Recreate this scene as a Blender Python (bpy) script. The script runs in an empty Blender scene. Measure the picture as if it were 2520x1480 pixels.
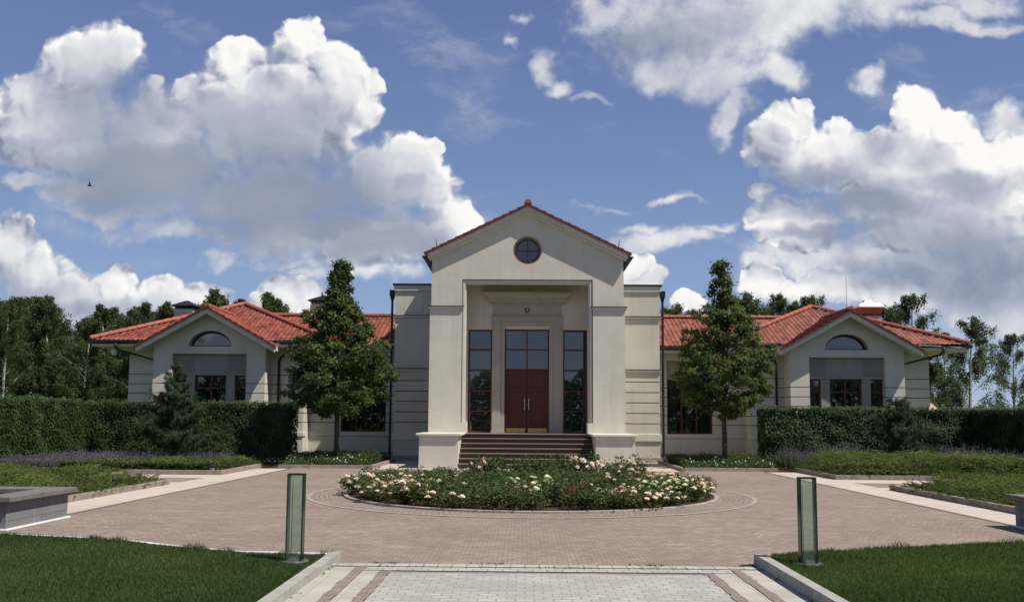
import bpy, bmesh, math, random
import numpy as np
from mathutils import Vector, Matrix
from mathutils.geometry import tessellate_polygon

scene = bpy.context.scene
C = scene.collection
rad = math.radians

# ------------------------------------------------------------------ camera
cam_data = bpy.data.cameras.new('camera')
cam = bpy.data.objects.new('camera', cam_data)
C.objects.link(cam)
cam_data.lens = 36.0 * 2150 / 2519
cam_data.shift_y = 0.0395
cam_data.clip_start = 0.1
cam_data.clip_end = 6000
YAW, PITCH, ROLL = rad(-0.8127), math.atan(0.09), rad(0.4)
fw = Vector((math.sin(YAW) * math.cos(PITCH), math.cos(YAW) * math.cos(PITCH), math.sin(PITCH)))
r0 = Vector((math.cos(YAW), -math.sin(YAW), 0)); u0 = r0.cross(fw)
rt = r0 * math.cos(ROLL) + u0 * math.sin(ROLL)
up = -r0 * math.sin(ROLL) + u0 * math.cos(ROLL)
cam.matrix_world = Matrix(((rt.x, up.x, -fw.x, -0.1), (rt.y, up.y, -fw.y, 0), (rt.z, up.z, -fw.z, 1.6), (0, 0, 0, 1)))
scene.camera = cam

# ------------------------------------------------------------------ sun, exposure
SUN = Vector((4.0, -1.9, 6.9)).normalized()
sun_data = bpy.data.lights.new('sun', 'SUN')
sun_data.energy = 5.0
sun_data.angle = rad(0.53)
sun_data.color = (1.0, 0.95, 0.87)
sun = bpy.data.objects.new('sun', sun_data)
sun.rotation_euler = SUN.to_track_quat('Z', 'Y').to_euler()
sun.location = SUN * 80
C.objects.link(sun)
vs = scene.view_settings
vs.view_transform = 'Standard'; vs.look = 'None'; vs.gamma = 1.0; vs.use_curve_mapping = False
vs.exposure = 0.15

# ------------------------------------------------------------------ sky with cumulus clouds (world shader, by direction)
world = bpy.data.worlds.new('World')
scene.world = world
world.use_nodes = True


class NB:
    """small node builder"""
    def __init__(s, nt):
        s.nt = nt
    def n(s, t, **k):
        nd = s.nt.nodes.new(t)
        for a, b in k.items(): setattr(nd, a, b)
        return nd
    def put(s, sock, v):
        if isinstance(v, bpy.types.NodeSocket): s.nt.links.new(v, sock)
        elif v is not None: sock.default_value = v
    def m(s, op, a, b=None, c=None, clamp=False):
        nd = s.n('ShaderNodeMath', operation=op, use_clamp=clamp)
        s.put(nd.inputs[0], a); s.put(nd.inputs[1], b); s.put(nd.inputs[2], c)
        return nd.outputs[0]
    def v(s, op, a, b=None, scale=None):
        nd = s.n('ShaderNodeVectorMath', operation=op)
        s.put(nd.inputs[0], a); s.put(nd.inputs[1], b)
        if scale is not None: s.put(nd.inputs['Scale'], scale)
        return nd.outputs['Value'] if op in ('LENGTH', 'DOT_PRODUCT', 'DISTANCE') else nd.outputs[0]
    def noise(s, vec, scale, detail=4, rough=.55, dim='3D', dist=0.0, color=False):
        nd = s.n('ShaderNodeTexNoise', noise_dimensions=dim)
        s.put(nd.inputs['Vector'], vec)
        nd.inputs['Scale'].default_value = scale; nd.inputs['Detail'].default_value = detail
        nd.inputs['Roughness'].default_value = rough; nd.inputs['Distortion'].default_value = dist
        return nd.outputs['Color'] if color else nd.outputs[0]
    def voro(s, vec, scale, detail=0, rough=.5, feature='F1', out='Distance', dim='3D'):
        nd = s.n('ShaderNodeTexVoronoi', feature=feature, voronoi_dimensions=dim)
        s.put(nd.inputs['Vector'], vec)
        nd.inputs['Scale'].default_value = scale
        nd.inputs['Detail'].default_value = detail; nd.inputs['Roughness'].default_value = rough
        return nd.outputs[out]
    def ss(s, x, lo, hi, a=0., b=1.):
        nd = s.n('ShaderNodeMapRange', interpolation_type='SMOOTHSTEP')
        s.put(nd.inputs[0], x)
        for i, q in enumerate((lo, hi, a, b)): s.put(nd.inputs[1 + i], q)
        return nd.outputs[0]
    def lin(s, x, lo, hi, a=0., b=1.):
        nd = s.n('ShaderNodeMapRange')
        s.put(nd.inputs[0], x)
        for i, q in enumerate((lo, hi, a, b)): s.put(nd.inputs[1 + i], q)
        return nd.outputs[0]
    def mix(s, f, a, b, mode='MIX'):
        nd = s.n('ShaderNodeMix', data_type='RGBA', blend_type=mode)
        s.put(nd.inputs[0], f)
        for i, q in ((6, a), (7, b)):
            if isinstance(q, tuple) and len(q) == 3: q = q + (1,)
            s.put(nd.inputs[i], q)
        return nd.outputs[2]
    def ramp(s, f, stops):
        nd = s.n('ShaderNodeValToRGB')
        s.put(nd.inputs[0], f)
        el = nd.color_ramp.elements
        while len(el) < len(stops): el.new(.5)
        for e, (p, c) in zip(el, stops):
            e.position = p; e.color = tuple(c) + (1,)
        return nd.outputs[0]
    def comb(s, x, y, z):
        nd = s.n('ShaderNodeCombineXYZ')
        for i, q in enumerate((x, y, z)): s.put(nd.inputs[i], q)
        return nd.outputs[0]
    def sep(s, vec):
        nd = s.n('ShaderNodeSeparateXYZ'); s.put(nd.inputs[0], vec)
        return nd.outputs


# clouds: ellipses on the sky in (x/y, z/y) of the direction; firm cumulus, soft drifting cloud, grey undersides
CRISP = [(-0.5175,0.4223,0.0698,0.0502), (-0.5958,0.3848,0.0419,0.0307), (-0.55,0.3477,0.0977,0.0698), (-0.5907,0.3377,0.0442,0.0349), (-0.4334,0.3381,0.0698,0.0558), (-0.3399,0.4226,0.0307,0.0381), (-0.2666,0.4351,0.0335,0.0381), (-0.2303,0.3978,0.0488,0.0512), (-0.1982,0.3657,0.0288,0.0349), (-0.1892,0.3929,0.0195,0.0209), (-0.3036,0.3482,0.1256,0.0884), (-0.4349,0.395,0.0149,0.013), (-0.393,0.3901,0.0205,0.0186), (-0.4361,0.289,0.1302,0.0535), (-0.3054,0.2553,0.1535,0.0605), (-0.1629,0.2849,0.0605,0.0558), (-0.1394,0.302,0.0372,0.0335), (-0.1134,0.3192,0.014,0.013), (-0.1092,0.2657,0.0409,0.0372), (-0.0789,0.2344,0.0349,0.0288), (-0.1946,0.2099,0.1256,0.0419), (-0.2708,0.2168,0.093,0.0419), (-0.133,0.2102,0.0698,0.0326), (-0.5383,0.3083,0.093,0.0395), (-0.5023,0.2644,0.0791,0.0279), (-0.0669,0.2224,0.0279,0.0209), (-0.6181,0.1889,0.0512,0.0502), (-0.5685,0.1579,0.0535,0.0488), (-0.5176,0.1414,0.0488,0.0372), (-0.4746,0.1584,0.0223,0.027), (-0.4223,0.1372,0.0409,0.0307), (-0.3747,0.1327,0.0326,0.026), (-0.4897,0.106,0.1535,0.0419), (-0.2756,0.1379,0.0363,0.0288), (-0.306,0.1283,0.0256,0.0177), (-0.2425,0.1357,0.0279,0.0223), (0.3031,0.352,0.0363,0.027), (0.3201,0.3702,0.0167,0.0121), (0.3606,0.3409,0.0242,0.0186), (0.2861,0.3324,0.0326,0.0279), (0.34,0.3107,0.0791,0.0419), (0.3733,0.3229,0.0372,0.0279), (0.4474,0.3548,0.0372,0.0372), (0.492,0.3475,0.0442,0.0288), (0.4339,0.3013,0.1209,0.0512), (0.5326,0.304,0.0791,0.0442), (0.2778,0.267,0.0167,0.0158), (0.2982,0.231,0.0395,0.0335), (0.3332,0.224,0.0512,0.0372), (0.489,0.2677,0.1395,0.0605), (0.4042,0.253,0.0698,0.0326), (0.1822,0.1355,0.0167,0.0112), (0.1943,0.1323,0.014,0.0121), (0.2756,0.1501,0.0326,0.0279), (0.3733,0.1506,0.0465,0.0256), (0.424,0.1391,0.0512,0.0233), (0.3196,0.1386,0.0419,0.0209), (0.124,0.1755,0.0214,0.0205), (0.1403,0.1613,0.0186,0.0158), (0.1122,0.1564,0.0233,0.0186), (0.4874,0.2246,0.1209,0.0419), ]
SOFT = [(0.0751,0.483,0.0349,0.0349), (0.1183,0.458,0.0698,0.0558), (0.1904,0.458,0.1163,0.0651), (0.2673,0.473,0.1116,0.0512), (0.306,0.4906,0.1302,0.0488), (0.4452,0.5031,0.1209,0.0419), (0.5312,0.5031,0.0512,0.0256), (0.1564,0.4108,0.0744,0.0326), (0.2089,0.4034,0.0605,0.0395), (0.2345,0.3616,0.0256,0.0349), (0.2366,0.3421,0.013,0.0209), (0.0246,0.428,0.0279,0.0326,0.42), (0.0391,0.3958,0.0279,0.0186,0.42), (0.0702,0.3771,0.0372,0.0112,0.5), (-0.0109,0.4829,0.0209,0.0158,0.45), (-0.0141,0.4554,0.0149,0.0149,0.5), (0.3042,0.406,0.0558,0.026,0.2), (0.4014,0.3963,0.026,0.0214,0.1), (0.4965,0.4682,0.0698,0.0186), (0.5484,0.4583,0.0326,0.013), (0.5623,0.3404,0.0419,0.0279), (0.4945,0.1677,0.1674,0.0698), (0.5475,0.2153,0.093,0.0884), (0.3787,0.1766,0.1116,0.0372), (0.3605,0.1955,0.1116,0.0242), (0.2808,0.1762,0.0419,0.014), (0.1195,0.1992,0.0512,0.0214,0.1), (0.1641,0.2042,0.0512,0.0167,0.2), (0.2017,0.2115,0.0512,0.0158,0.3), (-0.1796,0.1717,0.0326,0.0195,0.05), (-0.1439,0.1599,0.0372,0.0167,0.15), (-0.2407,0.1595,0.0744,0.0186,0.45), (-0.3648,0.1828,0.0558,0.0186,0.5), (-0.4771,0.2402,0.1023,0.0158,0.2), (-0.3851,0.2139,0.1209,0.0205,0.15), (-0.2506,0.1737,0.093,0.014,0.3), (-0.5889,0.2641,0.0326,0.0116), (0.089,0.2519,0.1023,0.0121,0.55), (0.1882,0.2619,0.1116,0.014,0.55), (0.1266,0.2232,0.0698,0.0186,0.4), (0.2395,0.2236,0.0558,0.014,0.5), (0.5493,0.1491,0.0605,0.0558), (0.4428,0.1486,0.0744,0.0279), ]
DARK = [(-0.2861,0.2505,0.2,0.0884,1.0), (-0.4355,0.2743,0.1674,0.0744,1.0), (-0.3368,0.3334,0.0977,0.0558,0.62), (-0.4779,0.3577,0.1116,0.0698,0.72), (-0.5218,0.4123,0.0558,0.0419,0.4), (-0.2736,0.309,0.0558,0.0419,0.5), (-0.166,0.2028,0.1023,0.0326,0.9), (-0.2329,0.2218,0.1163,0.0372,1.0), (-0.1381,0.2318,0.0605,0.0279,0.5), (-0.5532,0.4073,0.0651,0.0465,0.25), (-0.582,0.1435,0.093,0.0279,0.5), (-0.4432,0.1252,0.1163,0.0209,0.5), (-0.3058,0.1212,0.0372,0.014,0.4), (0.1663,0.448,0.0884,0.0326,0.55), (0.2241,0.468,0.0698,0.0279,0.35), (0.0894,0.4231,0.0279,0.0372,0.4), (0.1943,0.3837,0.0558,0.0186,0.2), (0.3348,0.2913,0.0651,0.0233,0.6), (0.3948,0.2506,0.107,0.0223,0.85), (0.3705,0.2194,0.0884,0.0121,0.8), (0.3151,0.2527,0.0419,0.0233,0.4), (0.5129,0.2798,0.0791,0.0205,0.6), (0.532,0.1773,0.1023,0.0698,0.95), (0.471,0.1582,0.1163,0.0372,0.75), (0.4263,0.2101,0.093,0.0186,0.4), (0.1263,0.1565,0.0372,0.0186,0.2), ]


def build_sky():
    b = NB(world.node_tree)
    nt = world.node_tree
    nt.nodes.clear()
    sky = b.n('ShaderNodeTexSky', sky_type='NISHITA', sun_disc=False)
    sky.sun_elevation = math.asin(SUN.z)
    sky.sun_rotation = math.atan2(SUN.x, SUN.y)
    sky.altitude = 300; sky.air_density = 1.0; sky.dust_density = 0.2; sky.ozone_density = 3.0
    K = 10.0                                   # background strength is 0.1
    tc = b.n('ShaderNodeTexCoord')
    x, y, z = b.sep(tc.outputs['Generated'])
    ay = b.m('MAXIMUM', b.m('ABSOLUTE', y), 0.12)
    u = b.m('DIVIDE', x, ay); v = b.m('DIVIDE', z, ay)
    p = b.comb(u, v, 0.0)
    blue = b.ramp(b.lin(z, 0.0, .5), [(0.0, (.40, .50, .65)), (.25, (.27, .375, .60)), (.55, (.178, .258, .475)), (1.0, (.106, .155, .355))])
    air = b.mix(.82, b.v('SCALE', sky.outputs[0], scale=.55), b.v('SCALE', blue, scale=K * 1.0))

    def N(vec, s_, d_, r_, col=False): return b.noise(vec, s_, d_, r_, dim='2D', color=col)
    w = b.v('SUBTRACT', N(p, 7, 4, .6, True), (.5, .5, .5))
    pw = b.v('ADD', p, b.v('MULTIPLY', w, (.06, .05, 0)))
    w2 = b.v('SUBTRACT', N(p, 30, 4, .6, True), (.5, .5, .5))
    pc = b.v('ADD', pw, b.v('MULTIPLY', w2, (.015, .015, 0)))

    def field(q, blobs):
        m = None
        for (cu, cv, ru, rv, *thin_) in blobs:
            l = b.v('LENGTH', b.v('MULTIPLY', b.v('SUBTRACT', q, (cu, cv, 0)), (1 / ru, 1 / rv, 0)))
            if thin_: l = b.m('ADD', l, thin_[0])
            m = l if m is None else b.m('SMOOTH_MIN', m, l, .22)
        return b.m('SUBTRACT', 1.0, m)
    L = Vector((.62, .78, 0))
    pd = b.v('ADD', p, b.v('MULTIPLY', w, (.10, .08, 0)))
    D = None                                   # grey undersides
    for (cu, cv, ru, rv, a) in DARK:
        l = b.v('LENGTH', b.v('MULTIPLY', b.v('SUBTRACT', pd, (cu, cv, 0)), (1 / ru, 1 / rv, 0)))
        t = b.m('MULTIPLY', b.ss(l, 1.25, .30), a)
        D = t if D is None else b.m('MAXIMUM', D, t)
    F = field(pc, CRISP)
    F2 = field(b.v('ADD', pc, tuple(L * .05)), CRISP)

    def puffs(q):
        big = b.voro(q, 17, 0, .5, 'F1', dim='2D')
        sm = b.voro(b.v('ADD', q, (3.1, 1.7, 0)), 44, 1, .5, 'F1', dim='2D')
        return b.m('ADD', b.m('MULTIPLY', big, .62), b.m('MULTIPLY', sm, .38))
    d1 = puffs(pc)
    d2 = puffs(b.v('ADD', pc, tuple(L * .010)))
    fb = N(p, 15, 8, .6)
    H = b.m('ADD', F, b.m('MULTIPLY', b.m('SUBTRACT', .40, d1), .40))
    H = b.m('ADD', H, b.m('MULTIPLY', b.m('SUBTRACT', fb, .5), b.m('ADD', .12, b.m('MULTIPLY', D, .5))))
    mc = b.ss(H, b.m('SUBTRACT', -.02, b.m('MULTIPLY', D, .14)), b.m('ADD', .15, b.m('MULTIPLY', D, .5)))
    # soft cloud
    S = field(b.v('ADD', p, b.v('MULTIPLY', w, (.11, .09, 0))), SOFT)
    HS = b.m('ADD', S, b.m('MULTIPLY', b.m('SUBTRACT', fb, .5), 1.35))
    ms = b.ss(HS, -.12, .62)
    wn = N(b.v('MULTIPLY', pw, (1, 2.4, 0)), 5, 8, .6)
    wisp = b.m('MULTIPLY', b.ss(wn, .52, .85), .45)
    ms = b.m('MAXIMUM', ms, wisp)
    rim = b.ss(H, .50, .0, .10, 1.0)
    relief = b.m('MULTIPLY', b.m('MULTIPLY', b.m('SUBTRACT', d2, d1), 2.1), rim)
    macro = b.m('MULTIPLY', b.m('SUBTRACT', F, F2), .40)
    macro = b.m('MINIMUM', b.m('MAXIMUM', macro, -.26), .34)
    patch = b.m('MULTIPLY', b.m('SUBTRACT', N(pw, 4, 4, .4), .5), .5)
    br = b.m('ADD', b.m('ADD', .63, relief), b.m('ADD', macro, patch))
    dm = b.n('ShaderNodeMix', data_type='FLOAT')
    b.put(dm.inputs[0], b.m('MULTIPLY', D, .92, clamp=True)); b.put(dm.inputs[2], br); b.put(dm.inputs[3], b.m('ADD', .24, b.m('MULTIPLY', patch, .45)))
    br = dm.outputs[0]
    brs = b.m('ADD', .74, b.m('MULTIPLY', b.m('SUBTRACT', fb, .5), .7))
    brs = b.m('SUBTRACT', b.m('ADD', brs, b.m('MULTIPLY', patch, .8)), b.m('MULTIPLY', D, .45))
    bmix = b.n('ShaderNodeMix', data_type='FLOAT')
    b.put(bmix.inputs[0], mc); b.put(bmix.inputs[2], brs); b.put(bmix.inputs[3], br)
    col = b.ramp(bmix.outputs[0], [(0.0, (.175, .205, .285)), (.28, (.255, .29, .375)), (.55, (.42, .45, .53)), (.80, (.66, .67, .70)), (1.0, (.875, .865, .845))])
    col = b.v('SCALE', col, scale=K)
    mask = b.m('MAXIMUM', mc, b.m('MULTIPLY', ms, .9))
    mask = b.m('MULTIPLY', mask, b.ss(z, -.01, .02))
    out = b.mix(mask, air, col)
    bg = b.n('ShaderNodeBackground')
    bg.inputs['Strength'].default_value = 0.1
    b.put(bg.inputs['Color'], out)
    wo = b.n('ShaderNodeOutputWorld')
    nt.links.new(bg.outputs[0], wo.inputs[0])


build_sky()
world.cycles.sampling_method = 'MANUAL'
world.cycles.sample_map_resolution = 512

# ------------------------------------------------------------------ helpers
RNG = np.random.default_rng(7)
random.seed(7)


def new_mat(name, rough=.8, spec=.3, metal=0.):
    m = bpy.data.materials.new(name); m.use_nodes = True
    b = NB(m.node_tree)
    bs = m.node_tree.nodes['Principled BSDF']
    bs.inputs['Roughness'].default_value = rough
    bs.inputs['Specular IOR Level'].default_value = spec
    bs.inputs['Metallic'].default_value = metal
    return m, b, bs


def flat_mat(name, col, rough=.6, spec=.4, metal=0., var=.08, scale=6., bump=0., bscale=40.):
    m, b, bs = new_mat(name, rough, spec, metal)
    tc = b.n('ShaderNodeTexCoord').outputs['Object']
    f = b.noise(tc, scale, 5, .6)
    c = b.mix(b.ss(f, .3, .7), tuple(x * (1 - var) for x in col), tuple(min(1, x * (1 + var)) for x in col))
    b.put(bs.inputs['Base Color'], c)
    if bump:
        bp = b.n('ShaderNodeBump'); bp.inputs['Strength'].default_value = bump; bp.inputs['Distance'].default_value = .01
        b.put(bp.inputs['Height'], b.noise(tc, bscale, 4, .6))
        b.put(bs.inputs['Normal'], bp.outputs[0])
    return m


def stucco_mat(name, col):
    m, b, bs = new_mat(name, .85, .2)
    tc = b.n('ShaderNodeTexCoord').outputs['Object']
    f = b.noise(tc, .9, 6, .65)
    c = b.mix(b.ss(f, .3, .7), tuple(x * .91 for x in col), tuple(x * 1.04 for x in col))
    streak = b.noise(b.v('MULTIPLY', tc, (3.2, 3.2, .22)), 1.4, 6, .65)
    c = b.mix(b.ss(streak, .50, .78, 0, .42), c, tuple(x * y for x, y in zip(col, (.62, .60, .54))))
    z = b.sep(tc)[2]
    splash = b.m('MULTIPLY', b.ss(z, .75, .15), b.ss(b.noise(tc, 3.5, 5, .6), .35, .75))
    c = b.mix(b.m('MULTIPLY', splash, .35), c, tuple(x * .62 for x in col))
    b.put(bs.inputs['Base Color'], c)
    bp = b.n('ShaderNodeBump'); bp.inputs['Strength'].default_value = .35; bp.inputs['Distance'].default_value = .006
    h = b.m('ADD', b.noise(tc, 55, 4, .6), b.m('MULTIPLY', b.noise(tc, 4, 3, .5), 1.2))
    b.put(bp.inputs['Height'], h); b.put(bs.inputs['Normal'], bp.outputs[0])
    return m


def leaf_mat(name, dark, light, trans=.35, rough=.55, spec=.25):
    """leaf colour varies leaf by leaf through the face attribute rnd"""
    m, b, bs = new_mat(name, rough, spec)
    at = b.n('ShaderNodeAttribute', attribute_name='rnd').outputs['Fac']
    c = b.mix(at, dark, light)
    b.put(bs.inputs['Base Color'], c)
    tr = b.n('ShaderNodeBsdfTranslucent')
    b.put(tr.inputs['Color'], b.mix(1.0, c, (1.1, 1.25, .55), 'MULTIPLY'))
    mx = b.n('ShaderNodeMixShader'); mx.inputs[0].default_value = trans
    nt = m.node_tree
    nt.links.new(bs.outputs[0], mx.inputs[1]); nt.links.new(tr.outputs[0], mx.inputs[2])
    nt.links.new(mx.outputs[0], nt.nodes['Material Output'].inputs['Surface'])
    return m


M = {}
M['stucco'] = stucco_mat('cream_stucco', (.625, .585, .495))
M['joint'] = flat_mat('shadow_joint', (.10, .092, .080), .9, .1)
M['stucco_grey'] = stucco_mat('grey_stucco_panel', (.33, .305, .265))
M['trim'] = stucco_mat('pale_trim', (.66, .625, .545))
M['surround'] = stucco_mat('stone_surround', (.40, .365, .31))
M['metal_dark'] = flat_mat('dark_metal', (.022, .020, .021), .4, .5, .3)
M['granite'] = flat_mat('shaded_brown_granite_riser', (.068, .042, .031), .5, .35, 0, .3, 60)  # brown granite, darkened to paint in the shade on the riser faces
M['tread'] = flat_mat('sunlit_granite_tread', (.205, .155, .128), .5, .35, 0, .2, 60)  # same granite, sunlight on the step tops painted as a lighter colour
M['plinth'] = flat_mat('plinth_stone', (.30, .265, .24), .7, .3, 0, .15, 12, .3)
M['wood'] = None
M['frame'] = flat_mat('red_brown_frame', (.120, .026, .018), .45, .4, 0, .2, 8)
M['brass'] = flat_mat('brass_plate', (.55, .40, .14), .38, .5, .85, .1)
M['steel'] = flat_mat('brushed_steel', (.62, .58, .50), .3, .5, 1.0, .05)
M['zinc'] = flat_mat('bright_sheet_metal', (.80, .80, .80), .45, .4, .0, .05)
M['white'] = flat_mat('white_plastic', (.72, .71, .68), .5, .4)
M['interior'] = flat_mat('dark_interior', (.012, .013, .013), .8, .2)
M['blind'] = flat_mat('dark_blind', (.085, .115, .098), .6, .3, 0, .1)
M['slat'] = flat_mat('blind_slat', (.24, .30, .27), .5, .3)
M['curtain'] = flat_mat('grey_curtain', (.115, .13, .12), .85, .1, 0, .15, 5)
M['kerb_ring'] = flat_mat('ring_kerb_stone', (.325, .29, .25), .85, .2, 0, .14, 7, .5, 60)
M['kerb'] = flat_mat('grey_kerb_stone', (.34, .325, .285), .85, .2, 0, .14, 7, .5, 60)
M['kerb_brown'] = flat_mat('brown_kerb_stone', (.27, .215, .185), .85, .2, 0, .18, 7, .5, 60)
M['mortar'] = flat_mat('pale_mortar', (.62, .61, .58), .9, .1, 0, .1, 9)
M['soil'] = flat_mat('bark_mulch', (.060, .036, .026), .95, .1, 0, .6, 38, 1.0, 45)
M['bark'] = flat_mat('grey_bark', (.085, .072, .060), .9, .1, 0, .3, 14, .8, 30)
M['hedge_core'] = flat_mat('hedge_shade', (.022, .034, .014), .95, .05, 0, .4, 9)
M['bird'] = flat_mat('dark_feathers', (.015, .015, .017), .8, .1)


def wood_mat():
    m, b, bs = new_mat('mahogany', .42, .4)
    tc = b.n('ShaderNodeTexCoord').outputs['Object']
    f = b.noise(b.v('MULTIPLY', tc, (9, 9, 1.1)), 3, 6, .6)
    b.put(bs.inputs['Base Color'], b.mix(b.ss(f, .3, .7), (.072, .013, .009), (.122, .022, .014)))
    return m


M['wood'] = wood_mat()


def birch_bark_mat():
    m, b, bs = new_mat('birch_bark', .8, .2)
    tc = b.n('ShaderNodeTexCoord').outputs['Object']
    f = b.noise(b.v('MULTIPLY', tc, (1.5, 1.5, 5)), 2.2, 5, .65)
    b.put(bs.inputs['Base Color'], b.mix(b.ss(f, .50, .62), (.44, .42, .38), (.05, .045, .04)))
    return m


M['birch_bark'] = birch_bark_mat()
M['tile_collar'] = flat_mat('glazed_tile_collar', (.36, .11, .07), .5, .4, 0, .1)


def tile_mat():
    m, b, bs = new_mat('clay_tile', .62, .3)
    tc = b.n('ShaderNodeTexCoord').outputs['Object']
    at = b.n('ShaderNodeAttribute', attribute_name='rnd').outputs['Fac']
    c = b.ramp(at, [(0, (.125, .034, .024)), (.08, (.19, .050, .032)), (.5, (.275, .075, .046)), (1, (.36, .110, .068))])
    st = b.noise(tc, 1.3, 6, .65)
    c = b.mix(b.ss(st, .52, .8, 0, .25), c, (.17, .055, .038))
    b.put(bs.inputs['Base Color'], c)
    return m


M['tile'] = tile_mat()


def glass_mat():
    m, b, bs = new_mat('window_glass', .05, .5)
    nt = m.node_tree; nt.nodes.remove(bs)
    fr = b.n('ShaderNodeFresnel'); fr.inputs[0].default_value = 1.5
    fac = b.m('ADD', b.m('MULTIPLY', fr.outputs[0], 1.0), .09, clamp=True)
    gl = b.n('ShaderNodeBsdfGlossy'); gl.inputs['Roughness'].default_value = .015
    gl.inputs['Color'].default_value = (.95, .97, 1, 1)
    tc = b.n('ShaderNodeTexCoord').outputs['Object']
    bp = b.n('ShaderNodeBump'); bp.inputs['Strength'].default_value = .05; bp.inputs['Distance'].default_value = .01
    b.put(bp.inputs['Height'], b.noise(tc, 1.6, 2, .5)); b.put(gl.inputs['Normal'], bp.outputs[0])
    tr = b.n('ShaderNodeBsdfTransparent'); tr.inputs['Color'].default_value = (.62, .68, .66, 1)
    mx = b.n('ShaderNodeMixShader')
    b.put(mx.inputs[0], fac)
    nt.links.new(tr.outputs[0], mx.inputs[1]); nt.links.new(gl.outputs[0], mx.inputs[2])
    nt.links.new(mx.outputs[0], nt.nodes['Material Output'].inputs['Surface'])
    return m


M['glass'] = glass_mat()


def bollard_glass_mat():
    m, b, bs = new_mat('green_glass', .05, .5)
    nt = m.node_tree; nt.nodes.remove(bs)
    fr = b.n('ShaderNodeFresnel'); fr.inputs[0].default_value = 1.5
    gl = b.n('ShaderNodeBsdfGlossy'); gl.inputs['Roughness'].default_value = .02
    tr = b.n('ShaderNodeBsdfTransparent'); tr.inputs['Color'].default_value = (.80, .93, .86, 1)
    df = b.n('ShaderNodeBsdfDiffuse'); df.inputs['Color'].default_value = (.38, .47, .425, 1)
    m0 = b.n('ShaderNodeMixShader'); m0.inputs[0].default_value = .13
    nt.links.new(tr.outputs[0], m0.inputs[1]); nt.links.new(df.outputs[0], m0.inputs[2])
    mx = b.n('ShaderNodeMixShader')
    b.put(mx.inputs[0], b.m('ADD', fr.outputs[0], .02, clamp=True))
    nt.links.new(m0.outputs[0], mx.inputs[1]); nt.links.new(gl.outputs[0], mx.inputs[2])
    nt.links.new(mx.outputs[0], nt.nodes['Material Output'].inputs['Surface'])
    return m


M['green_glass'] = bollard_glass_mat()
M['glass_edge'] = flat_mat('dark_green_glass_edge', (.010, .028, .022), .2, .6)
M['steel_grey'] = flat_mat('grey_steel_plate', (.22, .23, .23), .45, .5, .5)


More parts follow.
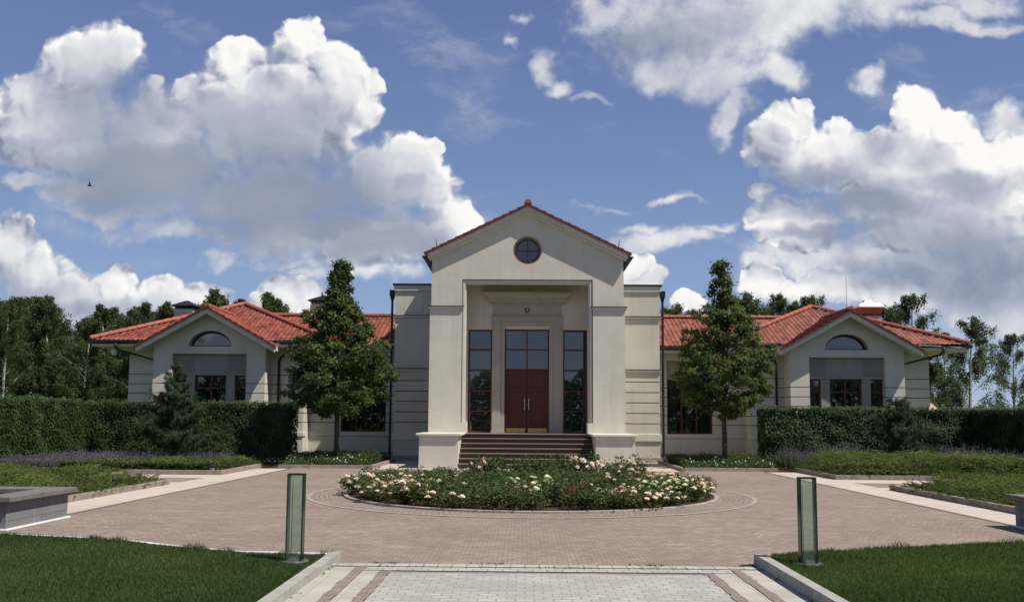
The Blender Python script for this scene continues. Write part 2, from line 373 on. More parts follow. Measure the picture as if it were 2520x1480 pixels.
# ---- paving
def sett_mat(name, kind):
    m, b, bs = new_mat(name, .85, .25)
    pos = b.n('ShaderNodeTexCoord').outputs['Object']
    x, y, z = b.sep(pos)
    if kind == 'plaza':                       # segmental arches of small reddish setts
        wd = 1.5
        t = b.m('SUBTRACT', b.m('FRACT', b.m('DIVIDE', b.m('ADD', x, 30), wd)), .5)
        arch = b.m('SQRT', b.m('SUBTRACT', 1.16, b.m('POWER', b.m('MULTIPLY', b.m('ABSOLUTE', t), 2.0), 2.0)))
        yy = b.m('SUBTRACT', y, b.m('MULTIPLY', arch, .42))
        vec = b.comb(x, yy, 0); bw, bh, mort = .115, .095, .011
        cols = ((.266, .205, .163), (.200, .153, .125), (.345, .275, .218)); joint = (.160, .125, .107); soft = .45
    elif kind == 'ring':
        dx = b.m('SUBTRACT', x, .05); dy = b.m('SUBTRACT', y, 19.25)
        r = b.m('SQRT', b.m('ADD', b.m('MULTIPLY', dx, dx), b.m('MULTIPLY', dy, dy)))
        a = b.m('MULTIPLY', b.m('ARCTAN2', dy, dx), 4.3)
        vec = b.comb(a, r, 0); bw, bh, mort = .115, .10, .016
        cols = ((.285, .222, .182), (.215, .165, .138), (.37, .295, .24)); joint = (.15, .118, .095); soft = .8
    elif kind == 'drive':
        vec = b.comb(x, y, 0); bw, bh, mort = .17, .115, .010
        cols = ((.375, .358, .310), (.295, .285, .255), (.445, .425, .365)); joint = (.28, .25, .20); soft = .8
    elif kind == 'slab':
        vec = b.comb(y, x, 0); bw, bh, mort = .42, .35, .008
        cols = ((.405, .378, .315), (.335, .318, .272), (.45, .42, .35)); joint = (.36, .31, .25); soft = .7
    elif kind == 'row':
        vec = b.comb(x, y, 0); bw, bh, mort = .16, .40, .010
        cols = ((.40, .38, .33), (.32, .31, .28), (.47, .45, .39)); joint = (.25, .205, .16); soft = .8
    elif kind == 'seam':
        vec = b.comb(x, y, 0); bw, bh, mort = .10, .055, .010
        cols = ((.255, .205, .172), (.205, .160, .136), (.36, .305, .25)); joint = (.17, .13, .105); soft = .8
    else:                                     # pale walkway
        vec = b.comb(x, y, 0); bw, bh, mort = .21, .105, .008
        cols = ((.51, .43, .36), (.45, .375, .315), (.56, .48, .41)); joint = (.43, .365, .30); soft = .6
    wob = b.v('SUBTRACT', b.noise(pos, 5, 3, .5, color=True), (.5, .5, .5))
    vec = b.v('ADD', vec, b.v('MULTIPLY', wob, (.022, .022, 0)))
    br = b.n('ShaderNodeTexBrick')
    br.offset = .5; br.inputs['Scale'].default_value = 1.0
    br.inputs['Brick Width'].default_value = bw; br.inputs['Row Height'].default_value = bh
    br.inputs['Mortar Size'].default_value = mort; br.inputs['Mortar Smooth'].default_value = .4
    br.inputs['Bias'].default_value = 0.
    br.inputs['Color1'].default_value = (0, 0, 0, 1); br.inputs['Color2'].default_value = (1, 1, 1, 1)
    br.inputs['Mortar'].default_value = (.5, .5, .5, 1)
    b.put(br.inputs['Vector'], vec)
    tone = b.m('ADD', b.m('MULTIPLY', br.outputs['Color'], .45), b.m('ADD', b.m('MULTIPLY', b.noise(pos, 9, 4, .6), .25), b.m('MULTIPLY', b.noise(b.v('MULTIPLY', pos, (1.0, 4.5, 1)), 2.6, 5, .65), .30)))
    c = b.ramp(tone, [(.15, cols[1]), (.5, cols[0]), (.9, cols[2])])
    big = b.noise(pos, .55, 6, .65)
    c = b.mix(b.ss(big, .40, .66, 0, .42), c, tuple(q * .66 for q in cols[0]))
    pat = b.noise(b.v('MULTIPLY', pos, (.8, 1.6, 1)), 1.7, 5, .6)
    c = b.mix(b.ss(pat, .50, .74, 0, .42), c, tuple(min(1, q * 1.22) for q in cols[2]))
    c = b.mix(b.m('MULTIPLY', br.outputs['Fac'], soft), c, joint)
    sp = b.noise(pos, 26, 3, .7)
    c = b.mix(b.ss(sp, .68, .76, 0, .55), c, tuple(q * .55 for q in joint))
    b.put(bs.inputs['Base Color'], c)
    bp = b.n('ShaderNodeBump'); bp.inputs['Strength'].default_value = .55; bp.inputs['Distance'].default_value = .008
    hgt = b.m('SUBTRACT', b.m('ADD', tone, b.m('MULTIPLY', b.noise(pos, 45, 3, .6), .4)), br.outputs['Fac'])
    b.put(bp.inputs['Height'], hgt); b.put(bs.inputs['Normal'], bp.outputs[0])
    return m


for k in ('plaza', 'ring', 'drive', 'slab', 'row', 'seam', 'walk'):
    M['sett_' + k] = sett_mat(k + '_setts', k)


def block_mat():
    m, b, bs = new_mat('grey_concrete_block', .85, .2)
    tc = b.n('ShaderNodeTexCoord').outputs['Object']
    x, y, z = b.sep(tc)
    br = b.n('ShaderNodeTexBrick'); br.offset = .5; br.inputs['Scale'].default_value = 1
    br.inputs['Brick Width'].default_value = .62; br.inputs['Row Height'].default_value = .135
    br.inputs['Mortar Size'].default_value = .006
    br.inputs['Color1'].default_value = (.165, .168, .172, 1); br.inputs['Color2'].default_value = (.205, .207, .210, 1)
    br.inputs['Mortar'].default_value = (.12, .12, .12, 1)
    b.put(br.inputs['Vector'], b.comb(b.m('ADD', x, y), z, 0))
    lime = b.noise(b.v('MULTIPLY', tc, (7, 7, .5)), 1.6, 5, .7)
    c = b.mix(b.ss(lime, .58, .75, 0, .5), br.outputs['Color'], (.46, .46, .45))
    b.put(bs.inputs['Base Color'], c)
    bp = b.n('ShaderNodeBump'); bp.inputs['Strength'].default_value = .4; bp.inputs['Distance'].default_value = .006
    b.put(bp.inputs['Height'], b.m('SUBTRACT', b.noise(tc, 60, 4, .6), br.outputs['Fac'])); b.put(bs.inputs['Normal'], bp.outputs[0])
    return m


M['block'] = block_mat()
M['coping'] = flat_mat('grey_coping_slab', (.150, .142, .130), .75, .3, 0, .15, 8, .3)


def striped_stone_mat():
    m, b, bs = new_mat('banded_chimney_stone', .8, .2)
    tc = b.n('ShaderNodeTexCoord').outputs['Object']
    z = b.sep(tc)[2]
    f = b.m('FRACT', b.m('MULTIPLY', z, 9.0))
    c = b.mix(b.ss(f, .1, .2), (.22, .17, .15), (.48, .40, .35))
    b.put(bs.inputs['Base Color'], b.mix(b.ss(b.noise(tc, 6, 4, .6), .4, .8, 0, .4), c, (.62, .58, .53)))
    return m


M['banded'] = striped_stone_mat()
M['lawn_soil'] = flat_mat('lawn_thatch', (.055, .078, .028), .95, .1, 0, .35, 30)
M['field'] = flat_mat('meadow', (.055, .085, .025), .95, .1, 0, .35, .3)
M['grass'] = leaf_mat('grass_blades', (.050, .090, .028), (.130, .178, .062), .38, .6, .15)
M['linden'] = leaf_mat('linden_leaves', (.030, .056, .018), (.150, .188, .060), .40, .55, .2)
M['birch'] = leaf_mat('birch_leaves', (.060, .084, .038), (.140, .168, .080), .5, .55, .3)
M['linden_light'] = leaf_mat('light_linden_leaves', (.038, .064, .020), (.168, .202, .064), .43, .55, .2)
M['birch_light'] = leaf_mat('light_birch_leaves', (.070, .090, .046), (.165, .190, .100), .5, .55, .2)
M['hedge'] = leaf_mat('hornbeam_leaves', (.020, .040, .014), (.085, .125, .042), .22, .55, .18)
M['pine'] = leaf_mat('pine_needles', (.028, .050, .026), (.088, .125, .058), .22, .6, .2)
M['juniper'] = leaf_mat('juniper_sprays', (.044, .070, .020), (.210, .240, .076), .38, .6, .15)
M['rose'] = leaf_mat('rose_leaves', (.038, .060, .020), (.140, .165, .066), .38, .55, .2)
M['lav_green'] = leaf_mat('lavender_leaves', (.060, .078, .045), (.145, .160, .098), .3, .7, .1)
M['lav_flower'] = leaf_mat('lavender_flowers', (.095, .078, .125), (.205, .175, .250), .3, .7, .1)
M['meadow'] = leaf_mat('bed_grasses', (.030, .055, .015), (.105, .130, .042), .3, .6, .2)
M['pink'] = leaf_mat('pink_petals', (.84, .56, .59), (.95, .86, .85), .35, .6, .2)
M['white_petal'] = leaf_mat('white_petals', (.80, .80, .70), (.94, .94, .88), .35, .6, .2)
M['red_petal'] = leaf_mat('red_petals', (.17, .016, .022), (.33, .045, .055), .2, .6, .2)


# ------------------------------------------------------------------ mesh building
class MB:
    def __init__(s): s.v, s.f, s.mi = [], [], []
    def add(s, vs_, fs, mi=0):
        o = len(s.v); s.v += [tuple(p) for p in vs_]
        for f in fs: s.f.append(tuple(i + o for i in f)); s.mi.append(mi)
        return s
    def box(s, x0, x1, y0, y1, z0, z1, mi=0):
        if x0 > x1: x0, x1 = x1, x0
        if y0 > y1: y0, y1 = y1, y0
        v = [(x, y, z) for z in (z0, z1) for y in (y0, y1) for x in (x0, x1)]
        return s.add(v, [(0, 2, 3, 1), (4, 5, 7, 6), (0, 1, 5, 4), (2, 6, 7, 3), (0, 4, 6, 2), (1, 3, 7, 5)], mi)
    def ext(s, loops, a0, a1, axis='y', mi=0):
        """a polygon (first loop) with holes (the other loops), pushed along an axis"""
        P3 = {'y': lambda p, a: (p[0], a, p[1]), 'x': lambda p, a: (a, p[0], p[1]), 'z': lambda p, a: (p[0], p[1], a)}[axis]
        flatp = [p for l in loops for p in l]
        tris = tessellate_polygon([[Vector((p[0], p[1], 0)) for p in l] for l in loops])
        n = len(flatp)
        v = [P3(p, a0) for p in flatp] + [P3(p, a1) for p in flatp]
        f = [tuple(t) for t in tris] + [tuple(i + n for i in reversed(t)) for t in tris]
        o = 0
        for l in loops:
            k = len(l)
            f += [(o + i, o + (i + 1) % k, n + o + (i + 1) % k, n + o + i) for i in range(k)]
            o += k
        return s.add(v, f, mi)
    def tube(s, pts, rads, n=8, mi=0, cap=True):
        pts = [Vector(p) for p in pts]
        if not hasattr(rads, '__len__'): rads = [rads] * len(pts)
        rings = []; prev = None
        for i, p in enumerate(pts):
            d = (pts[min(i + 1, len(pts) - 1)] - pts[max(i - 1, 0)]).normalized()
            a = prev if prev is not None and abs(prev.dot(d)) < .95 else (Vector((1, 0, 0)) if abs(d.x) < .8 else Vector((0, 1, 0)))
            a = (a - d * a.dot(d)).normalized(); prev = a
            c = d.cross(a)
            rings.append([p + (a * math.cos(2 * math.pi * k / n) + c * math.sin(2 * math.pi * k / n)) * rads[i] for k in range(n)])
        v = [q for r in rings for q in r]; f = []
        for i in range(len(pts) - 1):
            for k in range(n):
                f.append((i * n + k, i * n + (k + 1) % n, (i + 1) * n + (k + 1) % n, (i + 1) * n + k))
        if cap: f += [tuple(range(n - 1, -1, -1)), tuple(range((len(pts) - 1) * n, len(pts) * n))]
        return s.add(v, f, mi)
    def lathe(s, prof, cx, cy, n=20, mi=0):
        v, f = [], []
        for (r, z) in prof:
            v += [(cx + r * math.cos(2 * math.pi * k / n), cy + r * math.sin(2 * math.pi * k / n), z) for k in range(n)]
        for i in range(len(prof) - 1):
            for k in range(n): f.append((i * n + k, i * n + (k + 1) % n, (i + 1) * n + (k + 1) % n, (i + 1) * n + k))
        return s.add(v, f, mi)
    def build(s, name, mats, parent=None, smooth=False, bevel=0.):
        me = bpy.data.meshes.new(name)
        me.from_pydata(s.v, [], s.f)
        bm = bmesh.new(); bm.from_mesh(me); bmesh.ops.recalc_face_normals(bm, faces=bm.faces); bm.to_mesh(me); bm.free()
        if not isinstance(mats, (list, tuple)): mats = [mats]
        for m in mats: me.materials.append(m)
        if len(mats) > 1: me.polygons.foreach_set('material_index', s.mi)
        if smooth: me.polygons.foreach_set('use_smooth', [True] * len(me.polygons))
        me.update()
        return link(name, me, parent, bevel)


def link(name, me, parent=None, bevel=0.):
    o = bpy.data.objects.new(name, me)
    C.objects.link(o)
    if parent is not None:
        o.parent = parent
        if parent.type == 'EMPTY': o.location = -parent.location if parent.get('_w') else (0, 0, 0)
    if bevel:
        md = o.modifiers.new('bevel', 'BEVEL'); md.width = bevel; md.segments = 2; md.limit_method = 'ANGLE'
    return o


def thing(name, label, cat, loc=(0, 0, 0), group=None, world_parts=False, rz=0.):
    """an Empty at the base of a thing; world_parts: its parts come in world coordinates"""
    o = bpy.data.objects.new(name, None); C.objects.link(o)
    o.location = loc; o.rotation_euler = (0, 0, rz); o.empty_display_size = .3
    if world_parts: o['_w'] = 1
    return tag(o, label, cat, group)


def tag(o, label, cat, group=None, kind=None):
    o['label'] = label; o['category'] = cat
    if group: o['group'] = group
    if kind: o['kind'] = kind
    return o


def struct(o):
    o['kind'] = 'structure'
    return o


def copy_tree(o, parent=None):
    c = o.copy(); C.objects.link(c); c.parent = parent
    for ch in o.children: copy_tree(ch, c)
    return c


def np_mesh(name, v, f, mats, rnd=None, mi=None):
    """mesh from arrays: v (n,3), f (m,k) of one face size"""
    me = bpy.data.meshes.new(name)
    v = np.ascontiguousarray(v, np.float32); f = np.ascontiguousarray(f, np.int32)
    k = f.shape[1]
    me.vertices.add(len(v)); me.vertices.foreach_set('co', v.ravel())
    me.loops.add(f.size); me.loops.foreach_set('vertex_index', f.ravel())
    me.polygons.add(len(f)); me.polygons.foreach_set('loop_start', np.arange(0, f.size, k, dtype=np.int32))
    if not isinstance(mats, (list, tuple)): mats = [mats]
    for m in mats: me.materials.append(m)
    if mi is not None: me.polygons.foreach_set('material_index', np.asarray(mi, np.int32))
    if rnd is not None:
        a = me.attributes.new('rnd', 'FLOAT', 'FACE'); a.data.foreach_set('value', np.asarray(rnd, np.float32))
    me.update(calc_edges=True)
    return me


def unit(a): return a / (np.linalg.norm(a, axis=-1, keepdims=True) + 1e-9)


def leaf_quads(c, size, normal=None, nbias=.6, direc=None, dbias=.0, aspect=.62, rng=RNG):
    """one diamond leaf per centre"""
    n = len(c)
    nn = unit(rng.normal(size=(n, 3)))
    if normal is not None: nn = unit(nn * (1 - nbias) + normal * nbias)
    d = rng.normal(size=(n, 3))
    if direc is not None: d = unit(d) * (1 - dbias) + direc * dbias
    d = unit(d - nn * np.sum(d * nn, axis=1, keepdims=True))
    w = np.cross(nn, d)
    s_ = (np.asarray(size) * np.ones(n))[:, None]
    a = c - d * s_ * .5; e = c + d * s_ * .5
    l = c - w * s_ * .5 * aspect - d * s_ * .06; r = c + w * s_ * .5 * aspect - d * s_ * .06
    v = np.stack([a, l, e, r], 1).reshape(-1, 3)
    f = np.arange(4 * n).reshape(-1, 4)
    return v, f


def blades(base, h, width, lean, rng=RNG):
    """thin upright triangles: base (n,3)"""
    n = len(base)
    ang = rng.uniform(0, 2 * np.pi, n)
    t = np.stack([np.cos(ang), np.sin(ang), np.zeros(n)], 1)
    a2 = rng.uniform(0, 2 * np.pi, n)
    ln = np.stack([np.cos(a2), np.sin(a2), np.zeros(n)], 1) * (lean * rng.uniform(.2, 1, n) * h)[:, None]
    w = (np.asarray(width) * np.ones(n))[:, None] * .5
    mid = base + ln * .35 + np.stack([0 * h, 0 * h, h * .55], 1)
    tip = base + ln + np.stack([0 * h, 0 * h, h], 1)
    v = np.stack([base - t * w, base + t * w, mid + t * w * .8, tip, mid - t * w * .8], 1).reshape(-1, 3)
    f = np.arange(5 * n).reshape(-1, 5)
    return v, f


def inside(poly, x, y):
    p = np.asarray(poly); res = np.zeros(len(x), bool); j = len(p) - 1
    for i in range(len(p)):
        c = ((p[i, 1] > y) != (p[j, 1] > y)) & (x < (p[j, 0] - p[i, 0]) * (y - p[i, 1]) / (p[j, 1] - p[i, 1] + 1e-12) + p[i, 0])
        res ^= c; j = i
    return res


def scatter(poly, n, rng=RNG):
    p = np.asarray(poly); lo, hi = p.min(0), p.max(0)
    q = rng.uniform(lo, hi, (n, 2)); k = inside(poly, q[:, 0], q[:, 1])
    return q[k]


def wave2(x, y, s=1., seed=0):
    """cheap smooth clumpiness in 0..1"""
    r = np.random.default_rng(seed); o = np.zeros_like(x)
    for i in range(7):
        a = r.uniform(0, 6.28); k = r.uniform(.6, 2.6) * s; o += np.sin((np.cos(a) * x + np.sin(a) * y) * k + r.uniform(0, 6.28))
    return np.clip(o / 7 * .9 + .5, 0, 1)


# ------------------------------------------------------------------ ground, roads, kerbs
def sheet(name, polys, z, mat):
    mb = MB()
    for p in polys:
        t = tessellate_polygon([[Vector((x, y, 0)) for x, y in p]])
        mb.add([(x, y, z) for x, y in p], [tuple(q) for q in t])
    return struct(mb.build(name, mat))


def rect(x0, x1, y0, y1): return [(x0, y0), (x1, y0), (x1, y1), (x0, y1)]


def annulus(cx, cy, ra, rb, n=96):
    polys = []
    for i in range(n):
        a, b_ = 2 * math.pi * i / n, 2 * math.pi * (i + 1) / n
        polys.append([(cx + ra * math.cos(a), cy + ra * math.sin(a)), (cx + rb * math.cos(a), cy + rb * math.sin(a)),
                      (cx + rb * math.cos(b_), cy + rb * math.sin(b_)), (cx + ra * math.cos(b_), cy + ra * math.sin(b_))])
    return polys


RX, RY = .05, 19.25
sheet('ground', [[(2800 * math.cos(2 * math.pi * i / 48), 2800 * math.sin(2 * math.pi * i / 48)) for i in range(48)]], -.06, M['field'])
sheet('brick_plaza', [rect(-7.62, 7.62, 9.92, 28.4), rect(-16, -7.62, 9.92, 12.9), rect(7.62, 16, 9.92, 12.9)], 0, M['sett_plaza'])
sheet('walkway', [rect(-8.66, -7.6, 12.6, 28.62), rect(7.6, 8.66, 12.6, 28.62), rect(-5.1, 5.1, 28.3, 34.6), rect(-8.66, -5.1, 28.3, 28.62), rect(5.1, 8.66, 28.3, 28.62),
                  rect(-8.66, -11.2, 21.2, 21.95), rect(-8.66, -13.2, 23.55, 24.85), rect(8.66, 11.2, 21.2, 21.95), rect(8.66, 13.2, 23.55, 24.85)], .004, M['sett_walk'])
sheet('side_path', [rect(-11.1, -8.66, 21.95, 23.55), rect(8.66, 11.1, 21.95, 23.55)], .002, M['sett_plaza'])
sheet('seam_strip', [rect(-7.66, -7.58, 12.6, 28.3), rect(7.58, 7.66, 12.6, 28.3)], .008, M['sett_seam'])
sheet('ring_road', annulus(RX, RY, 3.98, 4.66), .006, M['sett_ring'])
sheet('ring_band', annulus(RX, RY, 4.67, 4.76), .008, M['kerb_ring'])
mb = MB()                                     # raised kerb of the round bed, in short stones
for i in range(40):
    a0, a1 = 2 * math.pi * i / 40 + .0006, 2 * math.pi * (i + 1) / 40 - .0006
    l = [(RX + r * math.cos(a), RY + r * math.sin(a)) for r, a in ((3.91, a0), (4.0, a0), (4.0, (a0 + a1) / 2), (4.0, a1), (3.91, a1), (3.91, (a0 + a1) / 2))]
    mb.ext([l], .0, .045, 'z')
struct(mb.build('round_kerb', M['kerb_ring'], bevel=.008))
sheet('bed_soil', [[(RX + 3.92 * math.cos(2 * math.pi * i / 60), RY + 3.92 * math.sin(2 * math.pi * i / 60)) for i in range(60)]], .03, M['soil'])
# driveway
sheet('driveway', [rect(-1.5, 1.82, -6, 9.36)], .0, M['sett_drive'])
sheet('driveway_band', [rect(-2.2, -1.91, -6, 9.70), rect(-1.80, -1.61, -6, 9.46), rect(2.25, 2.5, -6, 9.70), rect(1.92, 2.14, -6, 9.46)], .0, M['sett_slab'])
sheet('driveway_row', [rect(-2.2, 2.5, 9.735, 9.905), rect(-1.80, 2.14, 9.47, 9.69)], .003, M['sett_row'])


def ragged(x0, x1, y0, y1):
    l, r_ = [], []
    n = int((y1 - y0) / .11)
    for i in range(n + 1):
        y = y0 + (y1 - y0) * i / n
        l.append((x0 + random.uniform(-.016, .016), y)); r_.append((x1 + random.uniform(-.016, .016), y))
    return r_ + l[::-1]


sheet('driveway_seam', [ragged(-1.915, -1.80, -6, 9.70), ragged(-1.61, -1.50, -6, 9.42), ragged(2.14, 2.25, -6, 9.70), ragged(1.82, 1.92, -6, 9.42)], .006, M['sett_seam'])
sheet('driveway_bedding', [rect(-2.4, 2.7, -6, 9.95)], -.006, M['sett_seam'])


def kerb_run(pts, w, h, mat, step=1.0):
    """kerb stones along a line; outer face on the right of the walking direction"""
    mb = MB()
    for (a, b_) in zip(pts[:-1], pts[1:]):
        a, b_ = Vector(a), Vector(b_); d = (b_ - a); L = d.length; d.normalize(); nrm = Vector((-d.y, d.x))
        n = max(1, round(L / step))
        for i in range(n):
            p, q = a + d * (L * i / n + .004), a + d * (L * (i + 1) / n - .004)
            dz = random.uniform(-.003, .003)
            mb.ext([[tuple(p), tuple(q), tuple(q + nrm * w), tuple(p + nrm * w)]], -.04, h + dz, 'z')
    return struct(mb.build('kerb', mat, bevel=.010))


kerb_run([(-2.2, -6), (-2.2, 10.22)], .115, .085, M['kerb'])
kerb_run([(2.62, -6), (2.62, 10.10)], .115, .115, M['kerb'])
LL = [(-2.36, 10.20), (-3.36, 10.27), (-4.2, 10.62), (-5.22, 11.17), (-6.1, 11.45), (-7.0, 11.62), (-9, 11.95), (-14, 12.6)]
LR = [(2.66, 10.12), (2.8, 10.42), (3.4, 10.68), (4.6, 11.10), (6.47, 11.75), (9, 12.45), (14, 13.7)]
kerb_run([LL[0]] + LL[1:], -.07, .06, M['mortar'], .5)
for s in (-1, 1):
    K = M['kerb_brown']
    if s < 0:
        kerb_run([(-8.64, 13.2), (-8.64, 21.24)], .12, .12, K)
        kerb_run([(-11.15, 22.9), (-11.15, 24.2)], .12, .12, K)
        kerb_run([(-11.6, 24.85), (-8.64, 24.85), (-8.64, 28.62)], .12, .13, K)
        kerb_run([(-16.5, 25.75), (-13.4, 25.75)], .12, .12, K)
    else:
        kerb_run([(8.64, 21.24), (8.64, 13.2)], .12, .12, K)
        kerb_run([(8.64, 28.62), (8.64, 24.85), (13.4, 24.85)], .12, .13, K)
    kerb_run([(s * 5.08, 28.42), (s * 8.06, 28.42)], -.12 * -s, .12, K)
    kerb_run([(s * 5.08, 28.42), (s * 5.08, 33.4)], .12 * s, .12, K)
    sheet('bed_soil', [rect(s * 5.1, s * 8.5, 28.45, 38.2), rect(s * 8.66, s * 16.6, 24.9, 32.2), rect(s * 8.7, s * 16.6, 14.2, 21.2), rect(s * 11.16, s * 16.6, 21.2, 24.8)], .012 if s < 0 else .0125, M['soil'])
    poly = (LL if s < 0 else LR)
    out = [(s * (2.3 if s < 0 else 2.62), -6)] + [(x, y - .03) for x, y in poly] + [(s * 14, -6)]
    sheet('lawn', [out], .045 if s < 0 else .06, M['lawn_soil'])


# ------------------------------------------------------------------ the villa
P, DW, BL, A, B, CC = 31.2, 32.6, 34.2, 36.4, 37.3, 38.3
villa = thing('villa', 'long cream villa with a tall gabled entrance portico and red tiled roofs', 'house', (0, P, 0), world_parts=True)
ZS = [3.45, 3.05, 2.65, 2.25, 1.85, 1.45]


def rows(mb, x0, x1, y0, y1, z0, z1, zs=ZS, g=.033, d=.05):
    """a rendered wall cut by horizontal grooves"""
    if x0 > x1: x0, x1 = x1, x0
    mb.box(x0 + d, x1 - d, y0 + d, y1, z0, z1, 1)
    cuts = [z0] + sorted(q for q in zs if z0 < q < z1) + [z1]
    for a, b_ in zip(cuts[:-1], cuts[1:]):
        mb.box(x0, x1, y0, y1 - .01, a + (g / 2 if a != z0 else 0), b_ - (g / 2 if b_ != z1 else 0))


def window(x0, x1, z0, z1, y, vb=(), hb=(), fw_=.06, name='window', curtain=None, label=None, depth=.09):
    f = MB()
    f.box(x0, x0 + fw_, y, y + depth, z0, z1); f.box(x1 - fw_, x1, y, y + depth, z0, z1)
    f.box(x0 + fw_, x1 - fw_, y, y + depth, z0, z0 + fw_); f.box(x0 + fw_, x1 - fw_, y, y + depth, z1 - fw_, z1)
    xs = [x0 + fw_] + [q for v_ in vb for q in (v_ - fw_ / 2, v_ + fw_ / 2)] + [x1 - fw_]
    for v_ in vb: f.box(v_ - fw_ / 2, v_ + fw_ / 2, y + .004, y + depth - .004, z0 + fw_, z1 - fw_)
    for h in hb:
        for i in range(0, len(xs), 2): f.box(xs[i], xs[i + 1], y + .008, y + depth - .008, h - fw_ / 2, h + fw_ / 2)
    w = f.build(name, M['frame'], villa, bevel=.006)
    if label: w['label'] = label
    e = fw_ * .5
    g = MB().add([(x0 + e, y + depth * .6, z0 + e), (x1 - e, y + depth * .6, z0 + e), (x1 - e, y + depth * .6, z1 - e), (x0 + e, y + depth * .6, z1 - e)], [(0, 1, 2, 3)])
    g.build('pane', M['glass'], w)
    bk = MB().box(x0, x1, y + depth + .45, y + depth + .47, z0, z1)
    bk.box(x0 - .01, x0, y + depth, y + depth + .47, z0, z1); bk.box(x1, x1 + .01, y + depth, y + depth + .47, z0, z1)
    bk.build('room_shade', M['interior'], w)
    if curtain:
        for (a, b_) in curtain:
            n = max(8, int((b_ - a) / .018)); v = []; fc = []
            for i in range(n + 1):
                x = a + (b_ - a) * i / n; yy = y + depth + .13 + .035 * math.sin(i * .95) + .012 * math.sin(i * 2.7)
                v += [(x, yy, z0 + .03), (x, yy, z1 - .02)]
                if i: fc.append((2 * i - 2, 2 * i, 2 * i + 1, 2 * i - 1))
            MB().add(v, fc).build('curtain', M['curtain'], w, smooth=True)
    return w


def ellipse(cx, cz, rx, rz, n=40, a0=0., a1=2 * math.pi):
    return [(cx + rx * math.cos(a0 + (a1 - a0) * i / n), cz + rz * math.sin(a0 + (a1 - a0) * i / n)) for i in range(n + (1 if a1 - a0 < 6.28 else 0))]


def chevron(mb, cx, half, zr, slope, t0, t1, y0, y1, mi=0):
    """a raking board on both slopes of a gable, between t0 and t1 below the roof line"""
    out = [(cx - half, zr - half * slope - t0), (cx, zr - t0), (cx + half, zr - half * slope - t0), (cx + half, zr - half * slope - t1), (cx, zr - t1), (cx - half, zr - half * slope - t1)]
    mb.ext([out], y0, y1, 'y', mi)


# ---- portico
mb = MB()
ZR, SL = 9.33, .485
gab = lambda x: ZR - .30 - SL * abs(x)
out = [(-3.46, 1.13), (-2.35, 1.13), (-2.35, 6.65), (2.35, 6.65), (2.35, 1.13), (3.46, 1.13), (3.46, gab(3.46)), (0, gab(0)), (-3.46, gab(3.46))]
mb.ext([out, ellipse(0, 7.73, .52, .52)], P, P + .5)
mb.ext([[(-3.44, 1.13), (-2.36, 1.13), (-2.36, 6.66), (2.36, 6.66), (2.36, 1.13), (3.44, 1.13), (3.44, gab(3.46)), (-3.44, gab(3.46))]], P + .5, DW + .8)
mb.box(-3.43, 3.43, DW + .8, 41, 0, gab(3.46))
for s in (-1, 1):
    mb.box(s * 2.352, s * 3.50, P - .035, DW, 1.135, 5.58)                      # lower pillar stands proud
    mb.box(s * 2.16, s * 2.352, P - .03, P + .75, 1.135, 1.52)                   # block at the foot of the moulding
wall = mb.build('portico_wall', M['stucco'], villa)
for s in (-1, 1):
    mb = MB()
    mb.box(s * 2.29, s * 3.57, P - .10, DW - .1, 5.58, 5.645, 0)
    mb.box(s * 2.27, s * 3.59, P - .125, DW - .1, 5.645, 5.672, 1)
    mb.build('string_course', [M['trim'], M['metal_dark']], wall, bevel=.006)
mb = MB()                                                                       # stepped moulding round the opening
for (xo, xi, zt, zb, y0, y1) in ((2.325, 2.245, 6.625, 6.545, P + .035, P + .34), (2.245, 2.205, 6.545, 6.50, P + .10, P + .30)):
    for s in (-1, 1): mb.box(s * xi, s * xo, y0, y1, 1.52, zb)
    mb.box(-xo, xo, y0, y1, zb, zt)
mb.build('opening_moulding', M['trim'], wall, bevel=.008)
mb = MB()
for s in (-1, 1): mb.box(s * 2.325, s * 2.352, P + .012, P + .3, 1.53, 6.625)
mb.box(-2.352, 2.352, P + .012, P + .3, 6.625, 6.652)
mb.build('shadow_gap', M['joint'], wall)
mb = MB()                                                                       # raking cornice
chevron(mb, 0, 3.60, ZR, SL, .0, .20, P - .21, P + .0); chevron(mb, 0, 3.56, ZR, SL, .20, .30, P - .10, P + .01)
mb.build('raking_cornice', M['trim'], villa, bevel=.01)
w = MB()                                                                        # round window
o_, i_ = ellipse(0, 7.73, .45, .45), ellipse(0, 7.73, .385, .385)
w.ext([o_, i_], P + .16, P + .25)
w.box(-.024, .024, P + .17, P + .24, 7.73 - .39, 7.73 + .39); w.box(-.39, -.024, P + .175, P + .235, 7.706, 7.754); w.box(.024, .39, P + .175, P + .235, 7.706, 7.754)
w = w.build('round_window', M['frame'], villa)
MB().add([(x, P + .21, z) for x, z in ellipse(0, 7.73, .40, .40)], [tuple(range(40))]).build('pane', M['glass'], w)
MB().ext([ellipse(0, 7.73, .52, .52), ellipse(0, 7.73, .44, .44)], P + .24, P + .3).build('reveal', M['stucco'], w)
MB().box(-.6, .6, P + .48, P + .498, 7.1, 8.3).build('room_shade', M['interior'], w)

